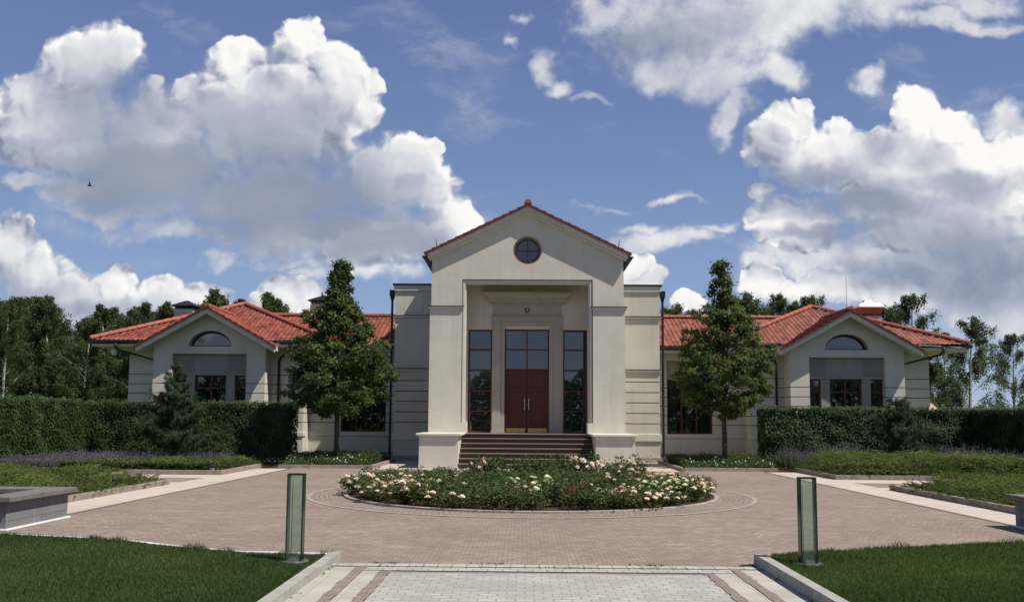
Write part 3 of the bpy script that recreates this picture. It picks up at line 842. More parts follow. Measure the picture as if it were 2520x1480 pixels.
# ---- door wall
mb = MB()
for (x0, x1, z0, z1) in ((-2.36, -2.2, 1.13, 4.98), (-1.3, -.83, 1.13, 5.0), (.83, 1.35, 1.13, 5.0), (2.25, 2.36, 1.13, 4.98), (-2.36, -.83, 4.98, 6.66), (.83, 2.36, 4.98, 6.66), (-.83, .83, 5.0, 6.66)):
    mb.box(x0, x1, DW, DW + .3, z0, z1)
mb.build('door_wall', M['stucco'], villa)
mb = MB()                                                                       # stone surround, frieze and cornice
for s in (-1, 1):
    mb.box(s * .98, s * 1.30, DW - .10, DW, 1.23, 5.28); mb.box(s * .83, s * .98, DW - .065, DW + .06, 1.23, 5.13)
    mb.box(s * .82, s * 1.33, DW - .115, DW, 1.13, 1.23)
    for z in (2.1, 3.05, 4.0, 4.9): pass
mb.box(-1.30, 1.30, DW - .10, DW, 5.28, 5.47); mb.box(-.98, .98, DW - .065, DW + .06, 5.13, 5.28)
mb.box(-1.25, 1.25, DW - .085, DW, 5.50, 5.93); mb.box(-1.33, 1.33, DW - .13, DW, 5.47, 5.50)
for i in range(3): mb.box(-1.44 + i * .965, -1.44 + i * .965 + .955, DW - .24, DW, 5.985, 6.14)
mb.box(-1.36, 1.36, DW - .16, DW, 5.93, 5.985)
sur = mb.build('door_surround', M['surround'], villa, bevel=.008)
mb = MB()
c0, c1 = (1.44, .24), (1.72, .44)
v = []
for (hx, dp), z in ((c0, 6.14), (c1, 6.29), (c1, 6.34)):
    v += [(-hx, DW, z), (-hx, DW - dp, z), (hx, DW - dp, z), (hx, DW, z)]
fc = [(0, 1, 2, 3)] + [(4 * k + i, 4 * k + (i + 1) % 4, 4 * k + 4 + (i + 1) % 4, 4 * k + 4 + i) for k in range(2) for i in range(4)] + [(8, 9, 10, 11)]
mb.add(v, fc).build('cornice', M['surround'], sur)
pts = [(.075 * math.cos(a), DW - .105, 5.715 + .09 * math.sin(a)) for a in np.linspace(rad(125), rad(415), 22)]
MB().tube(pts, .017, 6).build('horseshoe', M['metal_dark'], sur)

# ---- doors, transom, sidelights
for s in (-1, 1):
    d = MB(); x0, x1 = .012, .80
    d.box(s * x0, s * x1, DW + .16, DW + .20, 1.14, 3.46)
    for (a, b_) in ((x0, .13), (.69, x1)): d.box(s * a, s * b_, DW + .135, DW + .16, 1.14, 3.46)
    for (a, b_) in ((1.14, 1.32), (1.98, 2.08), (2.70, 2.80), (3.28, 3.46)): d.box(s * .13, s * .69, DW + .135, DW + .16, a, b_)
    for (a, b_) in ((1.32, 1.98), (2.08, 2.70), (2.80, 3.28)): d.box(s * .18, s * .64, DW + .145, DW + .16, a + .05, b_ - .05)
    door = d.build('door', M['wood'], villa, bevel=.006)
    MB().box(s * .05, s * .76, DW + .125, DW + .135, 1.15, 1.305).build('kick_plate', M['brass'], door)
    h = MB().tube([(s * .075, DW + .06, 1.98), (s * .075, DW + .06, 2.42)], .012, 8)
    for z in (2.04, 2.36): h.tube([(s * .075, DW + .06, z), (s * .075, DW + .14, z)], .009, 6); h.tube([(s * .075, DW + .06, z), (s * .14, DW + .06, z)], .008, 6)
    if s > 0: h.lathe([(.022, 2.17), (.022, 2.19)], .03, DW + .125, 10)
    h.build('handle', M['steel'], door)
window(-.83, .83, 3.47, 5.0, DW + .10, (0,), (4.24,), .055, 'transom_window')
mb = MB(); mb.box(-.83, -.80, DW + .1, DW + .2, 1.13, 3.47); mb.box(.80, .83, DW + .1, DW + .2, 1.13, 3.47); mb.box(-.83, .83, DW + .2, DW + .22, 1.13, 3.47)
mb.build('door_frame', M['frame'], villa)
for (x0, x1) in ((-2.2, -1.3), (1.35, 2.25)):
    w = window(x0, x1, 1.13, 4.98, DW + .09, (), (1.93, 2.68, 3.46, 4.23), .06, 'sidelight_window')
    bl = MB(); bl.box(x0, x1, DW + .30, DW + .31, 1.13, 3.46, 0)
    for i in range(9):
        z = 1.3 + i * .255; bl.box(x0 + .05, x1 - .05, DW + .285, DW + .30, z, z + .026, 1)
    bl.build('blind', [M['blind'], M['slat']], w)

# ---- steps, pedestals
st = MB()
RI = 1.13 / 7
for k in range(7):
    y0 = 29.0 + .3 * k
    st.box(-2.27, 2.27, y0 + .02, 30.85 if k < 6 else DW + .05, RI * k, RI * (k + 1) - .028, 0)
    st.box(-2.27, 2.27, y0 - .012, (y0 + .31) if k < 6 else DW + .04, RI * (k + 1) - .028, RI * (k + 1), 1)
st.build('steps', [M['granite'], M['tread']], villa, bevel=.006)
for s in (-1, 1):
    p = MB(); p.box(s * 2.27, s * 3.56, 29.0, P + .3, .10, 1.055); p.box(s * 2.25, s * 3.575, 28.985, P + .3, 0, .10)
    ped = p.build('pedestal', M['stucco'], villa)
    c = MB(); c.box(s * 2.16, s * 3.66, 28.90, P + .2, 1.085, 1.155); c.box(s * 2.22, s * 3.60, 28.95, P + .2, 1.055, 1.085)
    c.build('cap', M['trim'], ped, bevel=.012)

# ---- flanking blocks
for s in (-1, 1):
    mb = MB()
    mb.box(s * 3.40, s * 5.20, BL, 41, 3.57, 6.90)
    rows(mb, s * 3.40, s * 5.20, BL, 41, .2, 3.57, [3.12, 2.71, 2.31, 1.90, 1.50])
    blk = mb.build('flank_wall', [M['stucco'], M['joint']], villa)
    t = MB()
    for (z0, z1, pr) in ((5.60, 5.665, .07), (3.51, 3.575, .07), (.82, 1.09, .055), (6.66, 6.88, .06)):
        t.box(s * 3.41, s * (5.20 + pr), BL - pr, 40.9, z0, z1, 0)
    for z in (5.665, 3.575): t.box(s * 3.41, s * 5.285, BL - .085, 40.9, z, z + .026, 1)
    t.box(s * 3.41, s * 5.31, BL - .11, 40.9, 6.88, 6.945, 1)
    t.build('string_course', [M['trim'], M['metal_dark']], blk, bevel=.006)
    MB().box(s * 3.41, s * 5.27, BL - .07, 40.8, 0, .2).build('plinth', M['plinth'], blk, bevel=.01)
    dp = MB()
    xp_ = s * 5.36
    dp.box(xp_ - .10, xp_ + .10, BL + .12, BL + .34, 6.52, 6.72)
    v = [(xp_ + a, BL + .23 + c_, z) for z, q in ((6.52, .10), (6.32, .05)) for a, c_ in ((-q, -q), (q, -q), (q, q), (-q, q))]
    dp.add(v, [(i, (i + 1) % 4, 4 + (i + 1) % 4, 4 + i) for i in range(4)])
    dp.tube([(xp_, BL + .23, 6.35), (xp_, BL + .23, .22), (xp_ + s * .02, BL + .15, .12), (xp_ + s * .03, BL - .02, .07)], .048, 8)
    dp.build('downpipe', M['metal_dark'], villa)


# ---- tiled roofs
def roof_plane(p0, u, v, W, Lh, clips=()):
    """pantiles on a plane: p0 eave start, u along the eave, v up the slope"""
    p0, u, v = Vector(p0), Vector(u).normalized(), Vector(v).normalized(); n = u.cross(v).normalized()
    if n.z < 0: n = -n
    TW, TC, R = .20, .31, 5
    nu = int(W / TW * R) + 1; nc = int(math.ceil(Lh / TC))
    uu = np.arange(nu + 1) * TW / R
    t = np.sin(2 * np.pi * uu / TW)
    wav = .015 * np.sign(t) * np.abs(t) ** .7 + .015
    vv, hh = [], []
    for c in range(nc): vv += [c * TC - .02, (c + 1) * TC - .022]; hh += [.040, .004]
    vv, hh = np.array(vv), np.array(hh)
    co = (np.array(p0)[None, None] + uu[None, :, None] * np.array(u) + vv[:, None, None] * np.array(v)
          + (hh[:, None] + wav[None, :])[..., None] * np.array(n)).reshape(-1, 3)
    I = np.arange(len(vv) * (nu + 1)).reshape(len(vv), nu + 1)
    f = np.stack([I[:-1, :-1], I[:-1, 1:], I[1:, 1:], I[1:, :-1]], -1).reshape(-1, 4)
    tl = RNG.uniform(0, 1, (nc + 1, nu // R + 2))
    ci = np.repeat(np.arange(len(vv) - 1)[:, None] // 2, nu, 1); cu = np.repeat((np.arange(nu)[None] // R), len(vv) - 1, 0)
    me = np_mesh('tmp', co, f, M['tile'], tl[ci, cu].reshape(-1))
    bm = bmesh.new(); bm.from_mesh(me); bpy.data.meshes.remove(me)
    for (q, nn) in clips:
        bmesh.ops.bisect_plane(bm, geom=bm.verts[:] + bm.edges[:] + bm.faces[:], plane_co=Vector(q), plane_no=Vector(nn), clear_outer=True)
    return bm


def join_roof(name, bms, extra=None, verge=None):
    """tile planes and cap tiles of one roof as one mesh"""
    me = bpy.data.meshes.new(name); bm = bmesh.new()
    for b_ in bms:
        t = bpy.data.meshes.new('t'); b_.to_mesh(t); b_.free(); bm.from_mesh(t); bpy.data.meshes.remove(t)
    if extra:
        t = bpy.data.meshes.new('t'); t.from_pydata(extra.v, [], extra.f)
        a = t.attributes.new('rnd', 'FLOAT', 'FACE'); a.data.foreach_set('value', np.repeat(RNG.uniform(.65, 1, len(extra.f) // 8 + 1), 8)[:len(extra.f)].astype(np.float32))
        bm.from_mesh(t); bpy.data.meshes.remove(t)
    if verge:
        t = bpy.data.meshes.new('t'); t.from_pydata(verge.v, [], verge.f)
        a = t.attributes.new('rnd', 'FLOAT', 'FACE'); a.data.foreach_set('value', RNG.uniform(0, .035, len(verge.f)).astype(np.float32))  # verge tiles get the darkest tone: shade on their edges is painted in
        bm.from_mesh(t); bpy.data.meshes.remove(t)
    bm.to_mesh(me); bm.free(); me.materials.append(M['tile'])
    return link(name, me, villa)


def caps(mb, p, q, r=.115, step=.38):
    p, q = Vector(p), Vector(q); d = q - p; L = d.length; d.normalize()
    n = max(1, round(L / step)); up_ = Vector((0, 0, 1)); side = d.cross(up_).normalized(); nz = side.cross(d).normalized()
    for i in range(n):
        a, b_ = p + d * (L * i / n), p + d * (L * (i + 1) / n + .04)
        v = []
        for c, rr in ((a, r * 1.06), (b_, r * .90)):
            for k in range(9):
                t = math.pi * (k / 8) * 1.1 - .05 * math.pi
                v.append(c + side * math.cos(t) * rr + nz * (math.sin(t) * rr + .02))
        mb.add(v, [(k, k + 1, 10 + k, 9 + k) for k in range(8)])
        mb.add(v[:9], [tuple(range(9))])


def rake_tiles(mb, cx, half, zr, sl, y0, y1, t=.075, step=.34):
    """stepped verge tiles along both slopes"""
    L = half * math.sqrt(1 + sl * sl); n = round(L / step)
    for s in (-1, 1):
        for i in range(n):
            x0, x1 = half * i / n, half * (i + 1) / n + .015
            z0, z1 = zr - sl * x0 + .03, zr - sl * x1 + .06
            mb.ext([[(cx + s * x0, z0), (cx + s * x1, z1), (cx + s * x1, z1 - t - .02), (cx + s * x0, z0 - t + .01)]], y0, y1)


# portico roof: two slopes from the verge back
nv = Vector((0, 0, 1))
bms = []
HW = 3.70
for s in (-1, 1):
    Lr = HW * math.sqrt(1 + SL * SL)
    bms.append(roof_plane((s * HW, P - .20, ZR - HW * SL + .03), (0, 1, 0), (-s, 0, SL), 10.0, Lr, [((0, 0, 0), (-s, 0, 0))]))
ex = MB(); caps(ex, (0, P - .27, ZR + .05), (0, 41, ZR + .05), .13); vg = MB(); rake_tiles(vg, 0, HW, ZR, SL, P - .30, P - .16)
for s in (-1, 1):
    ex.tube([(s * 3.28, P + .1, ZR - SL * 3.28 + .05), (s * 3.34, P + .08, ZR - SL * 3.28 + .42)], [.03, .008], 5)
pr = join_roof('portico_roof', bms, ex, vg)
mb = MB(); mb.ext([[(-HW + .02, ZR - HW * SL - .02), (0, ZR - .02), (HW - .02, ZR - HW * SL - .02), (HW - .3, ZR - HW * SL - .02), (0, ZR - .2), (-HW + .3, ZR - HW * SL - .02)]], P - .1, 40.9)
mb.build('roof_deck', M['trim'], pr)
for s in (-1, 1):                                                              # moulded dark eaves gutter seen end-on
    z0 = ZR - HW * SL; mb = MB()
    mb.ext([[(s * 3.60, z0 - .02), (s * 3.83, z0 - .04), (s * 3.80, z0 - .10), (s * 3.70, z0 - .16), (s * 3.58, z0 - .34), (s * 3.47, z0 - .55), (s * 3.45, z0 - .30)]], P - .02, 40.8)
    mb.build('gutter', M['metal_dark'], pr)
mb = MB().tube([(-2.42, 33.2, ZR - SL * 2.42), (-2.42, 33.2, ZR - SL * 2.42 + .40)], .08, 10); mb.tube([(-2.42, 33.2, ZR - SL * 2.42 + .36), (-2.42, 33.2, ZR - SL * 2.42 + .48)], .12, 10)
mb.build('vent_pipe', M['white'], pr)
# low hall roof behind the flanking blocks
bms = []
for s in (-1, 1):
    bms.append(roof_plane((s * 4.25, 35.4, 6.93), (0, 1, 0), (-s, 0, .42), 5.6, 1.4, [((s * 3.2, 0, 0), (-s, 0, 0))]))
for k_ in bms: join_roof('hall_roof', [k_])

for s in (-1, 1):
    cx = s * 13.3
    # ---- pavilion: hipped roof, walls
    EX, EY, EZ, AY, AZ = 5.1, A, 4.83, 40.8, 6.90
    sf = (AZ - EZ) / (AY - EY); sx = (AZ - EZ) / EX
    bms = []
    hl = Vector((EX, AY - EY, 0)); nl = Vector((-hl.y, hl.x, 0))                 # vertical planes through the two front hips
    hr = Vector((-EX, AY - EY, 0)); nr_ = Vector((hr.y, -hr.x, 0))
    cl, cr = (cx - EX, EY, 0), (cx + EX, EY, 0)
    for q in (-1, 1):                           # front slope, cut open where the bay roof rises through it
        bms.append(roof_plane((cx - EX, EY, EZ), (1, 0, 0), (0, 1, sf), 2 * EX, math.hypot(AY - EY, AZ - EZ) + .2,
                              [(cl, nl), (cr, nr_), ((cx, 0, 0), (-q, 0, 0)), ((cx, 0, 6.17), (-q * .557, 0, -1))]))
    for q in (-1, 1):
        c_, n_ = (cl, -nl) if q < 0 else (cr, -nr_)
        bms.append(roof_plane((cx + q * EX, EY, EZ), (0, 1, 0), (-q, 0, sx), 9.6, math.hypot(EX, AZ - EZ) + .2, [(c_, n_), ((cx, 0, 0), (-q, 0, 0))]))
    ex = MB()
    for q in (-1, 1): caps(ex, (cx + q * (EX - .02), EY + .02, EZ + .06), (cx, AY, AZ + .06), .12)
    caps(ex, (cx, AY, AZ + .06), (cx, 46, AZ + .06), .12)
    roof = join_roof('pavilion_roof', bms, ex)
    for q in (-1, 1):                           # soffit and fascia
        xa, xb = cx + q * 2.37, cx + q * (EX - .06); mb = MB()
        mb.box(xa, xb, EY + .07, B + .2, EZ - .24, EZ - .07); mb.box(cx + q * 3.7, xb, B + .2, 46, EZ - .24, EZ - .07)
        mb.build('soffit', M['trim'], roof)
    bxl, bxr = cx - 2.93, cx + 2.93
    for q in (-1, 1):
        mb = MB().tube([(cx + q * 2.93, EY - .02, EZ - .05), (cx + q * (EX + .02), EY - .02, EZ - .05), (cx + q * (EX + .02), 46, EZ - .05)], .085, 8)
        mb.build('gutter', M['metal_dark'], roof)
    mb = MB()
    rows(mb, cx - 3.78, cx + 3.78, B, B + .4, .2, 4.60)
    rows(mb, s * 9.52, s * 9.9, B + .4, CC + .6, .2, 4.60); rows(mb, s * 16.7, s * 17.08, B + .4, 45.5, .2, 4.60)
    mb.box(s * 9.52, s * 17.08, 45.2, 45.5, .2, 4.6)
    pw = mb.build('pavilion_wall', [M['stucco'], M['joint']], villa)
    MB().box(cx - 3.83, cx + 3.83, B - .05, B + .45, 0, .2).build('plinth', M['plinth'], pw, bevel=.01)
    MB().box(cx - 3.82, cx + 3.82, B - .045, B + .42, .86, 1.03).build('sill_course', M['trim'], pw, bevel=.008)
    # ---- gabled bay in front of it
    ZB, SB = 6.17, .557
    gb = lambda x: ZB - .19 - SB * abs(x)
    h, pn = 2.36, 1.565
    mb = MB()
    loop = [(cx - h, 3.45), (cx - pn, 3.45), (cx - pn, 4.29), (cx + pn, 4.29), (cx + pn, 3.45), (cx + h, 3.45), (cx + h, gb(h)), (cx, gb(0)), (cx - h, gb(h))]
    arch = ellipse(cx, 4.60, .90, .66, 28, 0, math.pi)
    mb.ext([loop, arch], A, A + .42)
    mb.box(cx - h + .01, cx + h - .01, A + .42, B + .3, 4.29, gb(h) - .02)
    for q in (-1, 1):
        rows(mb, cx + q * pn, cx + q * h, A, B + .05, .2, 3.45)
        mb.box(cx + q * (pn + .02), cx + q * (h - .01), A + .42, B + .05, 3.45, 4.3)
    mb.box(cx - pn - .02, cx + pn + .02, A + .25, A + .7, .2, 1.08)
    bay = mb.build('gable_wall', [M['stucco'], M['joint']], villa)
    mb = MB(); mb.box(cx - pn, cx + pn, A + .22, A + .42, 3.40, 4.288); mb.box(cx - pn, cx + pn, A + .17, A + .22, 3.40, 3.50)
    for q in (-1, 1):
        for i in range(9): mb.box(cx + q * (.74 + i * .088), cx + q * (.74 + i * .088 + .05), A + .19, A + .22, 3.52, 4.25)
        mb.box(cx + q * .67, cx + q * 1.02, A + .20, A + .45, 1.08, 3.40)
    mb.build('grey_panel', M['stucco_grey'], bay)
    window(cx - .67, cx + .67, 1.09, 3.40, A + .32, (cx,), (2.86,), .065, 'bay_window', [(cx - .6, cx - .3), (cx + .3, cx + .6)])
    for q in (-1, 1):
        a, b_ = sorted((cx + q * 1.02, cx + q * (pn - .01)))
        window(a, b_, 1.09, 3.40, A + .32, (), (2.86,), .06, 'bay_window', [(a + .05, b_ - .06)])
    # arched window
    w = MB(); w.ext([ellipse(cx, 4.60, .86, .625, 28, 0, math.pi), [(x, max(z, 4.655)) for x, z in ellipse(cx, 4.60, .80, .565, 28, .06, math.pi - .06)]], A + .26, A + .33)
    w = w.build('arched_window', M['metal_dark'], villa)
    MB().add([(x, A + .30, z) for x, z in ellipse(cx, 4.60, .84, .60, 28, 0, math.pi)], [tuple(range(29))]).build('pane', M['glass'], w)
    mb = MB(); mb.box(cx - .95, cx + .95, A + .412, A + .43, 4.5, 5.35); mb.build('room_shade', M['interior'], w)
    MB().box(cx - .93, cx + .93, A + .005, A + .40, 4.555, 4.60).build('sill', M['trim'], w)
    # bay roof
    HB = 2.92; bms = []
    for q in (-1, 1):
        bms.append(roof_plane((cx + q * HB, A - .58, ZB - HB * SB + .03), (0, 1, 0), (-q, 0, SB), 3.6, HB * math.sqrt(1 + SB * SB) + .1,
                              [((cx, 0, 0), (-q, 0, 0)), ((0, EY, EZ - .07), (0, sf, -1))]))
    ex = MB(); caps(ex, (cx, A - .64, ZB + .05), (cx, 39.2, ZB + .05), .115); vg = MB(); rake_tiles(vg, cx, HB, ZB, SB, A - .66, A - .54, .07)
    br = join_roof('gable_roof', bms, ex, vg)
    mb = MB(); chevron(mb, cx, HB - .03, ZB, SB, .0, .245, A - .57, A - .50); chevron(mb, cx, HB - .05, ZB, SB, .0, .17, A - .50, A + .3)
    mb.build('bargeboard', M['trim'], br, bevel=.008)
    # downpipes from the eaves
    mb = MB()
    xi, xo = cx - s * 3.45, cx + s * 3.45
    mb.tube([(cx + s * 4.0, EY - .02, EZ - .1), (cx + s * 4.0, EY, EZ - .28), (cx + s * 3.85, EY + .12, EZ - .42), (cx + s * 2.44, B - .12, 4.02), (cx + s * 2.44, B - .1, .2)], .052, 8)
    mb.build('downpipe', M['metal_dark'], villa, smooth=True); mb = MB()
    mb.tube([(cx - s * 3.35, EY - .02, EZ - .1), (cx - s * 3.35, EY, EZ - .28), (cx - s * 3.28, EY + .15, EZ - .42), (cx - s * 2.78, B - .1, 4.22), (cx - s * 2.70, B - .08, 4.05), (cx - s * 2.70, B - .08, .2)], .052, 8)
    mb.build('downpipe', M['metal_dark'], villa, smooth=True)
    lamp = MB(); lx, ly = cx + s * 4.25, EY + .45
    lamp.lathe([(.0, 4.58), (.06, 4.58), (.06, 4.50), (.10, 4.47), (.115, 4.38), (.10, 4.28), (.05, 4.23), (0, 4.22)], lx, ly, 16)
    lamp.build('eave_lamp', M['white'], roof, smooth=True)
    # ---- link wall between pavilion and entrance
    a, b_ = 6.14, 8.13
    mb = MB()
    X = lambda q: s * q
    rows(mb, X(5.15), X(a), CC, CC + .4, .2, 3.42); rows(mb, X(b_), X(9.6), CC, CC + .4, .2, 3.42)
    rows(mb, X(a), X(b_), CC, CC + .4, .2, 1.04)
    mb.box(X(5.15), X(a), CC + .002, CC + .4, 3.42, 4.6); mb.box(X(b_), X(9.6), CC + .002, CC + .4, 3.42, 4.6); mb.box(X(a), X(b_), CC + .002, CC + .4, 4.25, 4.6)
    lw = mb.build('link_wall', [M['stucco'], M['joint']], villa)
    MB().box(X(5.2), X(9.55), CC - .05, CC + .2, 0, .2).build('plinth', M['plinth'], lw, bevel=.01)
    MB().box(X(5.2), X(9.5), CC - .045, CC + .1, .88, 1.045).build('sill_course', M['trim'], lw, bevel=.008)
    MB().box(X(a), X(b_), CC + .16, CC + .4, 3.42, 4.25).build('grey_panel', M['stucco_grey'], lw)
    x0, x1 = sorted((X(a), X(b_)))
    w3 = (x1 - x0) / 3
    window(x0, x1, 1.05, 3.42, CC + .2, (x0 + w3, x1 - w3), (), .06, 'link_window', [(x0 + .05, x0 + .5), (x1 - .5, x1 - .05), (x0 + .85, x0 + 1.1)])
    q = (6.4 - 4.78) / (41 - 37.3)
    bms = [roof_plane((min(X(3.5), X(12.2)), 37.3, 4.78), (1, 0, 0), (0, 1, q), 8.7, math.hypot(3.7, 1.62) + .05,
                      [((cx - s * EX, 0, EZ - .10), (s * sx, 0, -1.0)), ((0, 41.0, 0), (0, 1, 0)), ((X(5.21), 0, 0), (-s, 0, 0))])]
    ex = MB(); caps(ex, (X(5.2), 41, 6.46), (X(12.0), 41, 6.46), .11)
    lr = join_roof('link_roof', bms, ex)
    mb = MB(); mb.box(X(5.2), X(9.6), 37.38, CC + .1, 4.52, 4.68); mb.build('soffit', M['trim'], lr)
    mb = MB().tube([(X(5.2), 37.26, 4.70), (X(8.6), 37.26, 4.70)], .085, 8); mb.build('gutter', M['metal_dark'], lr, smooth=True)
    # ---- chimneys
    ch = []
    for (x0, x1, ztop, kind, rf) in ((s * 9.15, s * 10.15, 7.0, 'cap', roof),) + (((-16.62, -15.75, 6.72, 'cap', roof),) if s < 0 else ((15.62, 16.48, 6.58, 'metal', roof),)):
        x0, x1 = sorted((x0, x1)); y0, y1 = 40.7, 41.6
        mb = MB(); mb.box(x0, x1, y0, y1, 4.9, ztop)
        if kind == 'cap': mb.box(x0 - .03, x1 + .03, y0 - .03, y1 + .03, ztop - .18, ztop - .10)
        c = mb.build('chimney', M['stucco'] if kind == 'cap' else M['banded'], rf)
        t = MB(); xm, ym = (x0 + x1) / 2, (y0 + y1) / 2
        if kind == 'cap':
            t.box(x0 - .02, x1 + .02, y0 - .02, y1 + .02, ztop, ztop + .03)
            for px in (x0 + .06, xm, x1 - .06):
                for py in (y0 + .06, y1 - .06): t.box(px - .025, px + .025, py - .025, py + .025, ztop + .03, ztop + .14)
            e = .17
            v = [(x0 - e, y0 - e, ztop + .14), (x1 + e, y0 - e, ztop + .14), (x1 + e, y1 + e, ztop + .14), (x0 - e, y1 + e, ztop + .14),
                 (xm - .06, ym - .06, ztop + .44), (xm + .06, ym - .06, ztop + .44), (xm + .06, ym + .06, ztop + .44), (xm - .06, ym + .06, ztop + .44)]
            t.add(v, [(3, 2, 1, 0), (4, 5, 6, 7)] + [(i, (i + 1) % 4, 4 + (i + 1) % 4, 4 + i) for i in range(4)])
            t.build('rain_hood', M['metal_dark'], rf)
        else:
            def frus(zs, mat, nm):
                t = MB(); v = []
                for z, e in zs: v += [(x0 - e, y0 - e, z), (x1 + e, y0 - e, z), (x1 + e, y1 + e, z), (x0 - e, y1 + e, z)]
                k = len(zs)
                t.add(v, [(3, 2, 1, 0), tuple(4 * (k - 1) + i for i in range(4))] + [(4 * j + i, 4 * j + (i + 1) % 4, 4 * j + 4 + (i + 1) % 4, 4 * j + 4 + i) for j in range(k - 1) for i in range(4)])
                t.build(nm, mat, rf)
            MB().box(x0 - .04, x1 + .04, y0 - .04, y1 + .04, ztop, ztop + .06).build('chimney_band', M['metal_dark'], rf)
            frus([(ztop + .06, .02), (ztop + .10, .04), (ztop + .36, .14)], M['tile_collar'], 'chimney_collar')
            frus([(ztop + .36, .17), (ztop + .42, .17), (ztop + .58, .02), (ztop + .60, -.20), (ztop + .78, -.30)], M['zinc'], 'rain_hood')
MB().tube([(15.05, 41.0, 6.0), (15.05, 41.0, 8.5)], [.018, .006], 6).build('lightning_rod', M['metal_dark'], villa)


# ------------------------------------------------------------------ planters, bollards, small lamps, wall piers
def planter(s, x0, x1, y0, y1, top, label):
    t = thing('planter', label, 'planter', ((x0 + x1) / 2, (y0 + y1) / 2, 0), 'low block planters at the ends of the plaza', world_parts=True)
    w = MB(); z = top - .075
    w.ext([rect(x0, x1, y0, y1), rect(x0 + .2, x1 - .2, y0 + .2, y1 - .2)], 0, z, 'z')
    b_ = w.build('wall', M['block'], t)
    MB().ext([rect(x0 - .045, x1 + .045, y0 - .045, y1 + .045), rect(x0 + .05, x1 - .05, y0 + .05, y1 - .05)], 0, .035, 'z').build('mortar_strip', M['mortar'], b_, bevel=.012)
    c = MB(); e = .10
    c.ext([rect(x0 - e, x1 + e, y0 - e, y1 + e), rect(x0 + .32, x1 - .32, y0 + .32, y1 - .32)], z, top, 'z')
    c.build('coping', M['coping'], t, bevel=.008)
    MB().box(x0 + .2, x1 - .2, y0 + .2, y1 - .2, .1, top - .20).build('soil', M['soil'], t)


planter(-1, -9.6, -7.36, 12.34, 14.0, .485, 'grey block planter with stone coping at left edge of plaza, its face sunlit')
planter(1, 7.54, 9.8, 12.2, 13.86, .505, 'grey block planter at right edge of plaza, its visible face in shade')


def bollard(x, y, zb, label):
    t = thing('glass_bollard', label, 'bollard', (x, y, zb), 'glass bollard lights beside the driveway')
    h, w, d = 1.0 - zb, .084, .046
    MB().lathe([(0, .012), (.15, .012), (.155, 0), (.155, -.03), (0, -.03)], 0, 0, 24).build('base_plate', M['steel_grey'], t)
    g = MB()
    for sy in (-1, 1): g.add([(-w, sy * d, .01), (w, sy * d, .01), (w, sy * d, h - .005), (-w, sy * d, h - .005)], [(0, 1, 2, 3)])
    g.build('glass', M['green_glass'], t)
    f = MB(); e = .007
    for sx_ in (-1, 1):
        f.box(sx_ * w - e, sx_ * w + e, -d - e, d + e, .01, h)
    for sy in (-1, 1): f.box(-w + e, w - e, sy * d - e, sy * d + e, h - .016, h)
    f.build('edge', M['glass_edge'], t)
    MB().tube([(-.045, .02, .01), (-.045, .02, h - .09)], .0035, 5).build('cable', M['metal_dark'], t)
    MB().box(-.05, .05, -.05, .05, .012, .04).build('lamp', M['steel_grey'], t)


bollard(-2.60, 9.70, .05, 'green glass bollard light in the left lawn near the kerb corner')
bollard(3.01, 9.75, .065, 'green glass bollard light in the right lawn, taller grass at its foot')


def path_lamp(x, y, label):
    t = thing('path_lamp', label, 'garden lamp', (x, y, 0), 'short garden lamps in the juniper beds')
    MB().lathe([(0, 0), (.075, 0), (.075, .15), (0, .15)], 0, 0, 16).build('post', M['steel_grey'], t)
    MB().lathe([(0, .15), (.068, .15), (.068, .19), (0, .19)], 0, 0, 16).build('diffuser', M['white'], t)
    MB().lathe([(0, .19), (.09, .19), (.09, .255), (.08, .265), (0, .268)], 0, 0, 16).build('lamp_cap', M['metal_dark'], t)


path_lamp(-8.98, 19.13, 'short grey garden lamp by the kerb of the front left juniper bed')
path_lamp(-9.05, 25.2, 'short grey garden lamp in front of the low clipped hedge')
path_lamp(9.35, 25.15, 'short grey garden lamp against the tall juniper at right')
path_lamp(9.25, 19.0, 'short dark garden lamp sunk in the front right juniper bed')

for s in (-1, 1):
    t = thing('gate_pier', 'cream wall pier with red tiled cap just past the %s end of the villa' % ('left' if s < 0 else 'right'), 'gate pier', (s * 17.6, 39, 0), 'tile capped wall piers')
    MB().box(-.42, .42, -.3, .3, 0, 2.15).build('pier', M['stucco'], t, bevel=.01)
    v = [(-.55, -.42, 2.15), (.55, -.42, 2.15), (.55, .42, 2.15), (-.55, .42, 2.15), (0, 0, 2.68)]
    MB().add(v, [(3, 2, 1, 0), (0, 1, 4), (1, 2, 4), (2, 3, 4), (3, 0, 4)]).build('tiled_cap', M['tile_collar'], t)

# a bird high over the left wing
bd = MB()
bd.tube([(-.16, 0, 0), (-.08, 0, .01), (.05, 0, .01), (.13, 0, .02), (.17, 0, .015)], [.01, .04, .05, .03, .006], 8)
for s in (-1, 1): bd.add([(-.05, 0, .02), (.07, 0, .02), (.03, s * .20, .16), (-.04, s * .22, .17), (-.05, s * .36, .30)], [(0, 1, 2, 3), (3, 2, 4)])
bo = bd.build('bird', M['bird'])
bo.location = (-29.8, 58, 17.3); bo.rotation_euler = (0, 0, .5)
tag(bo, 'small dark bird flying high over the left wing', 'bird')


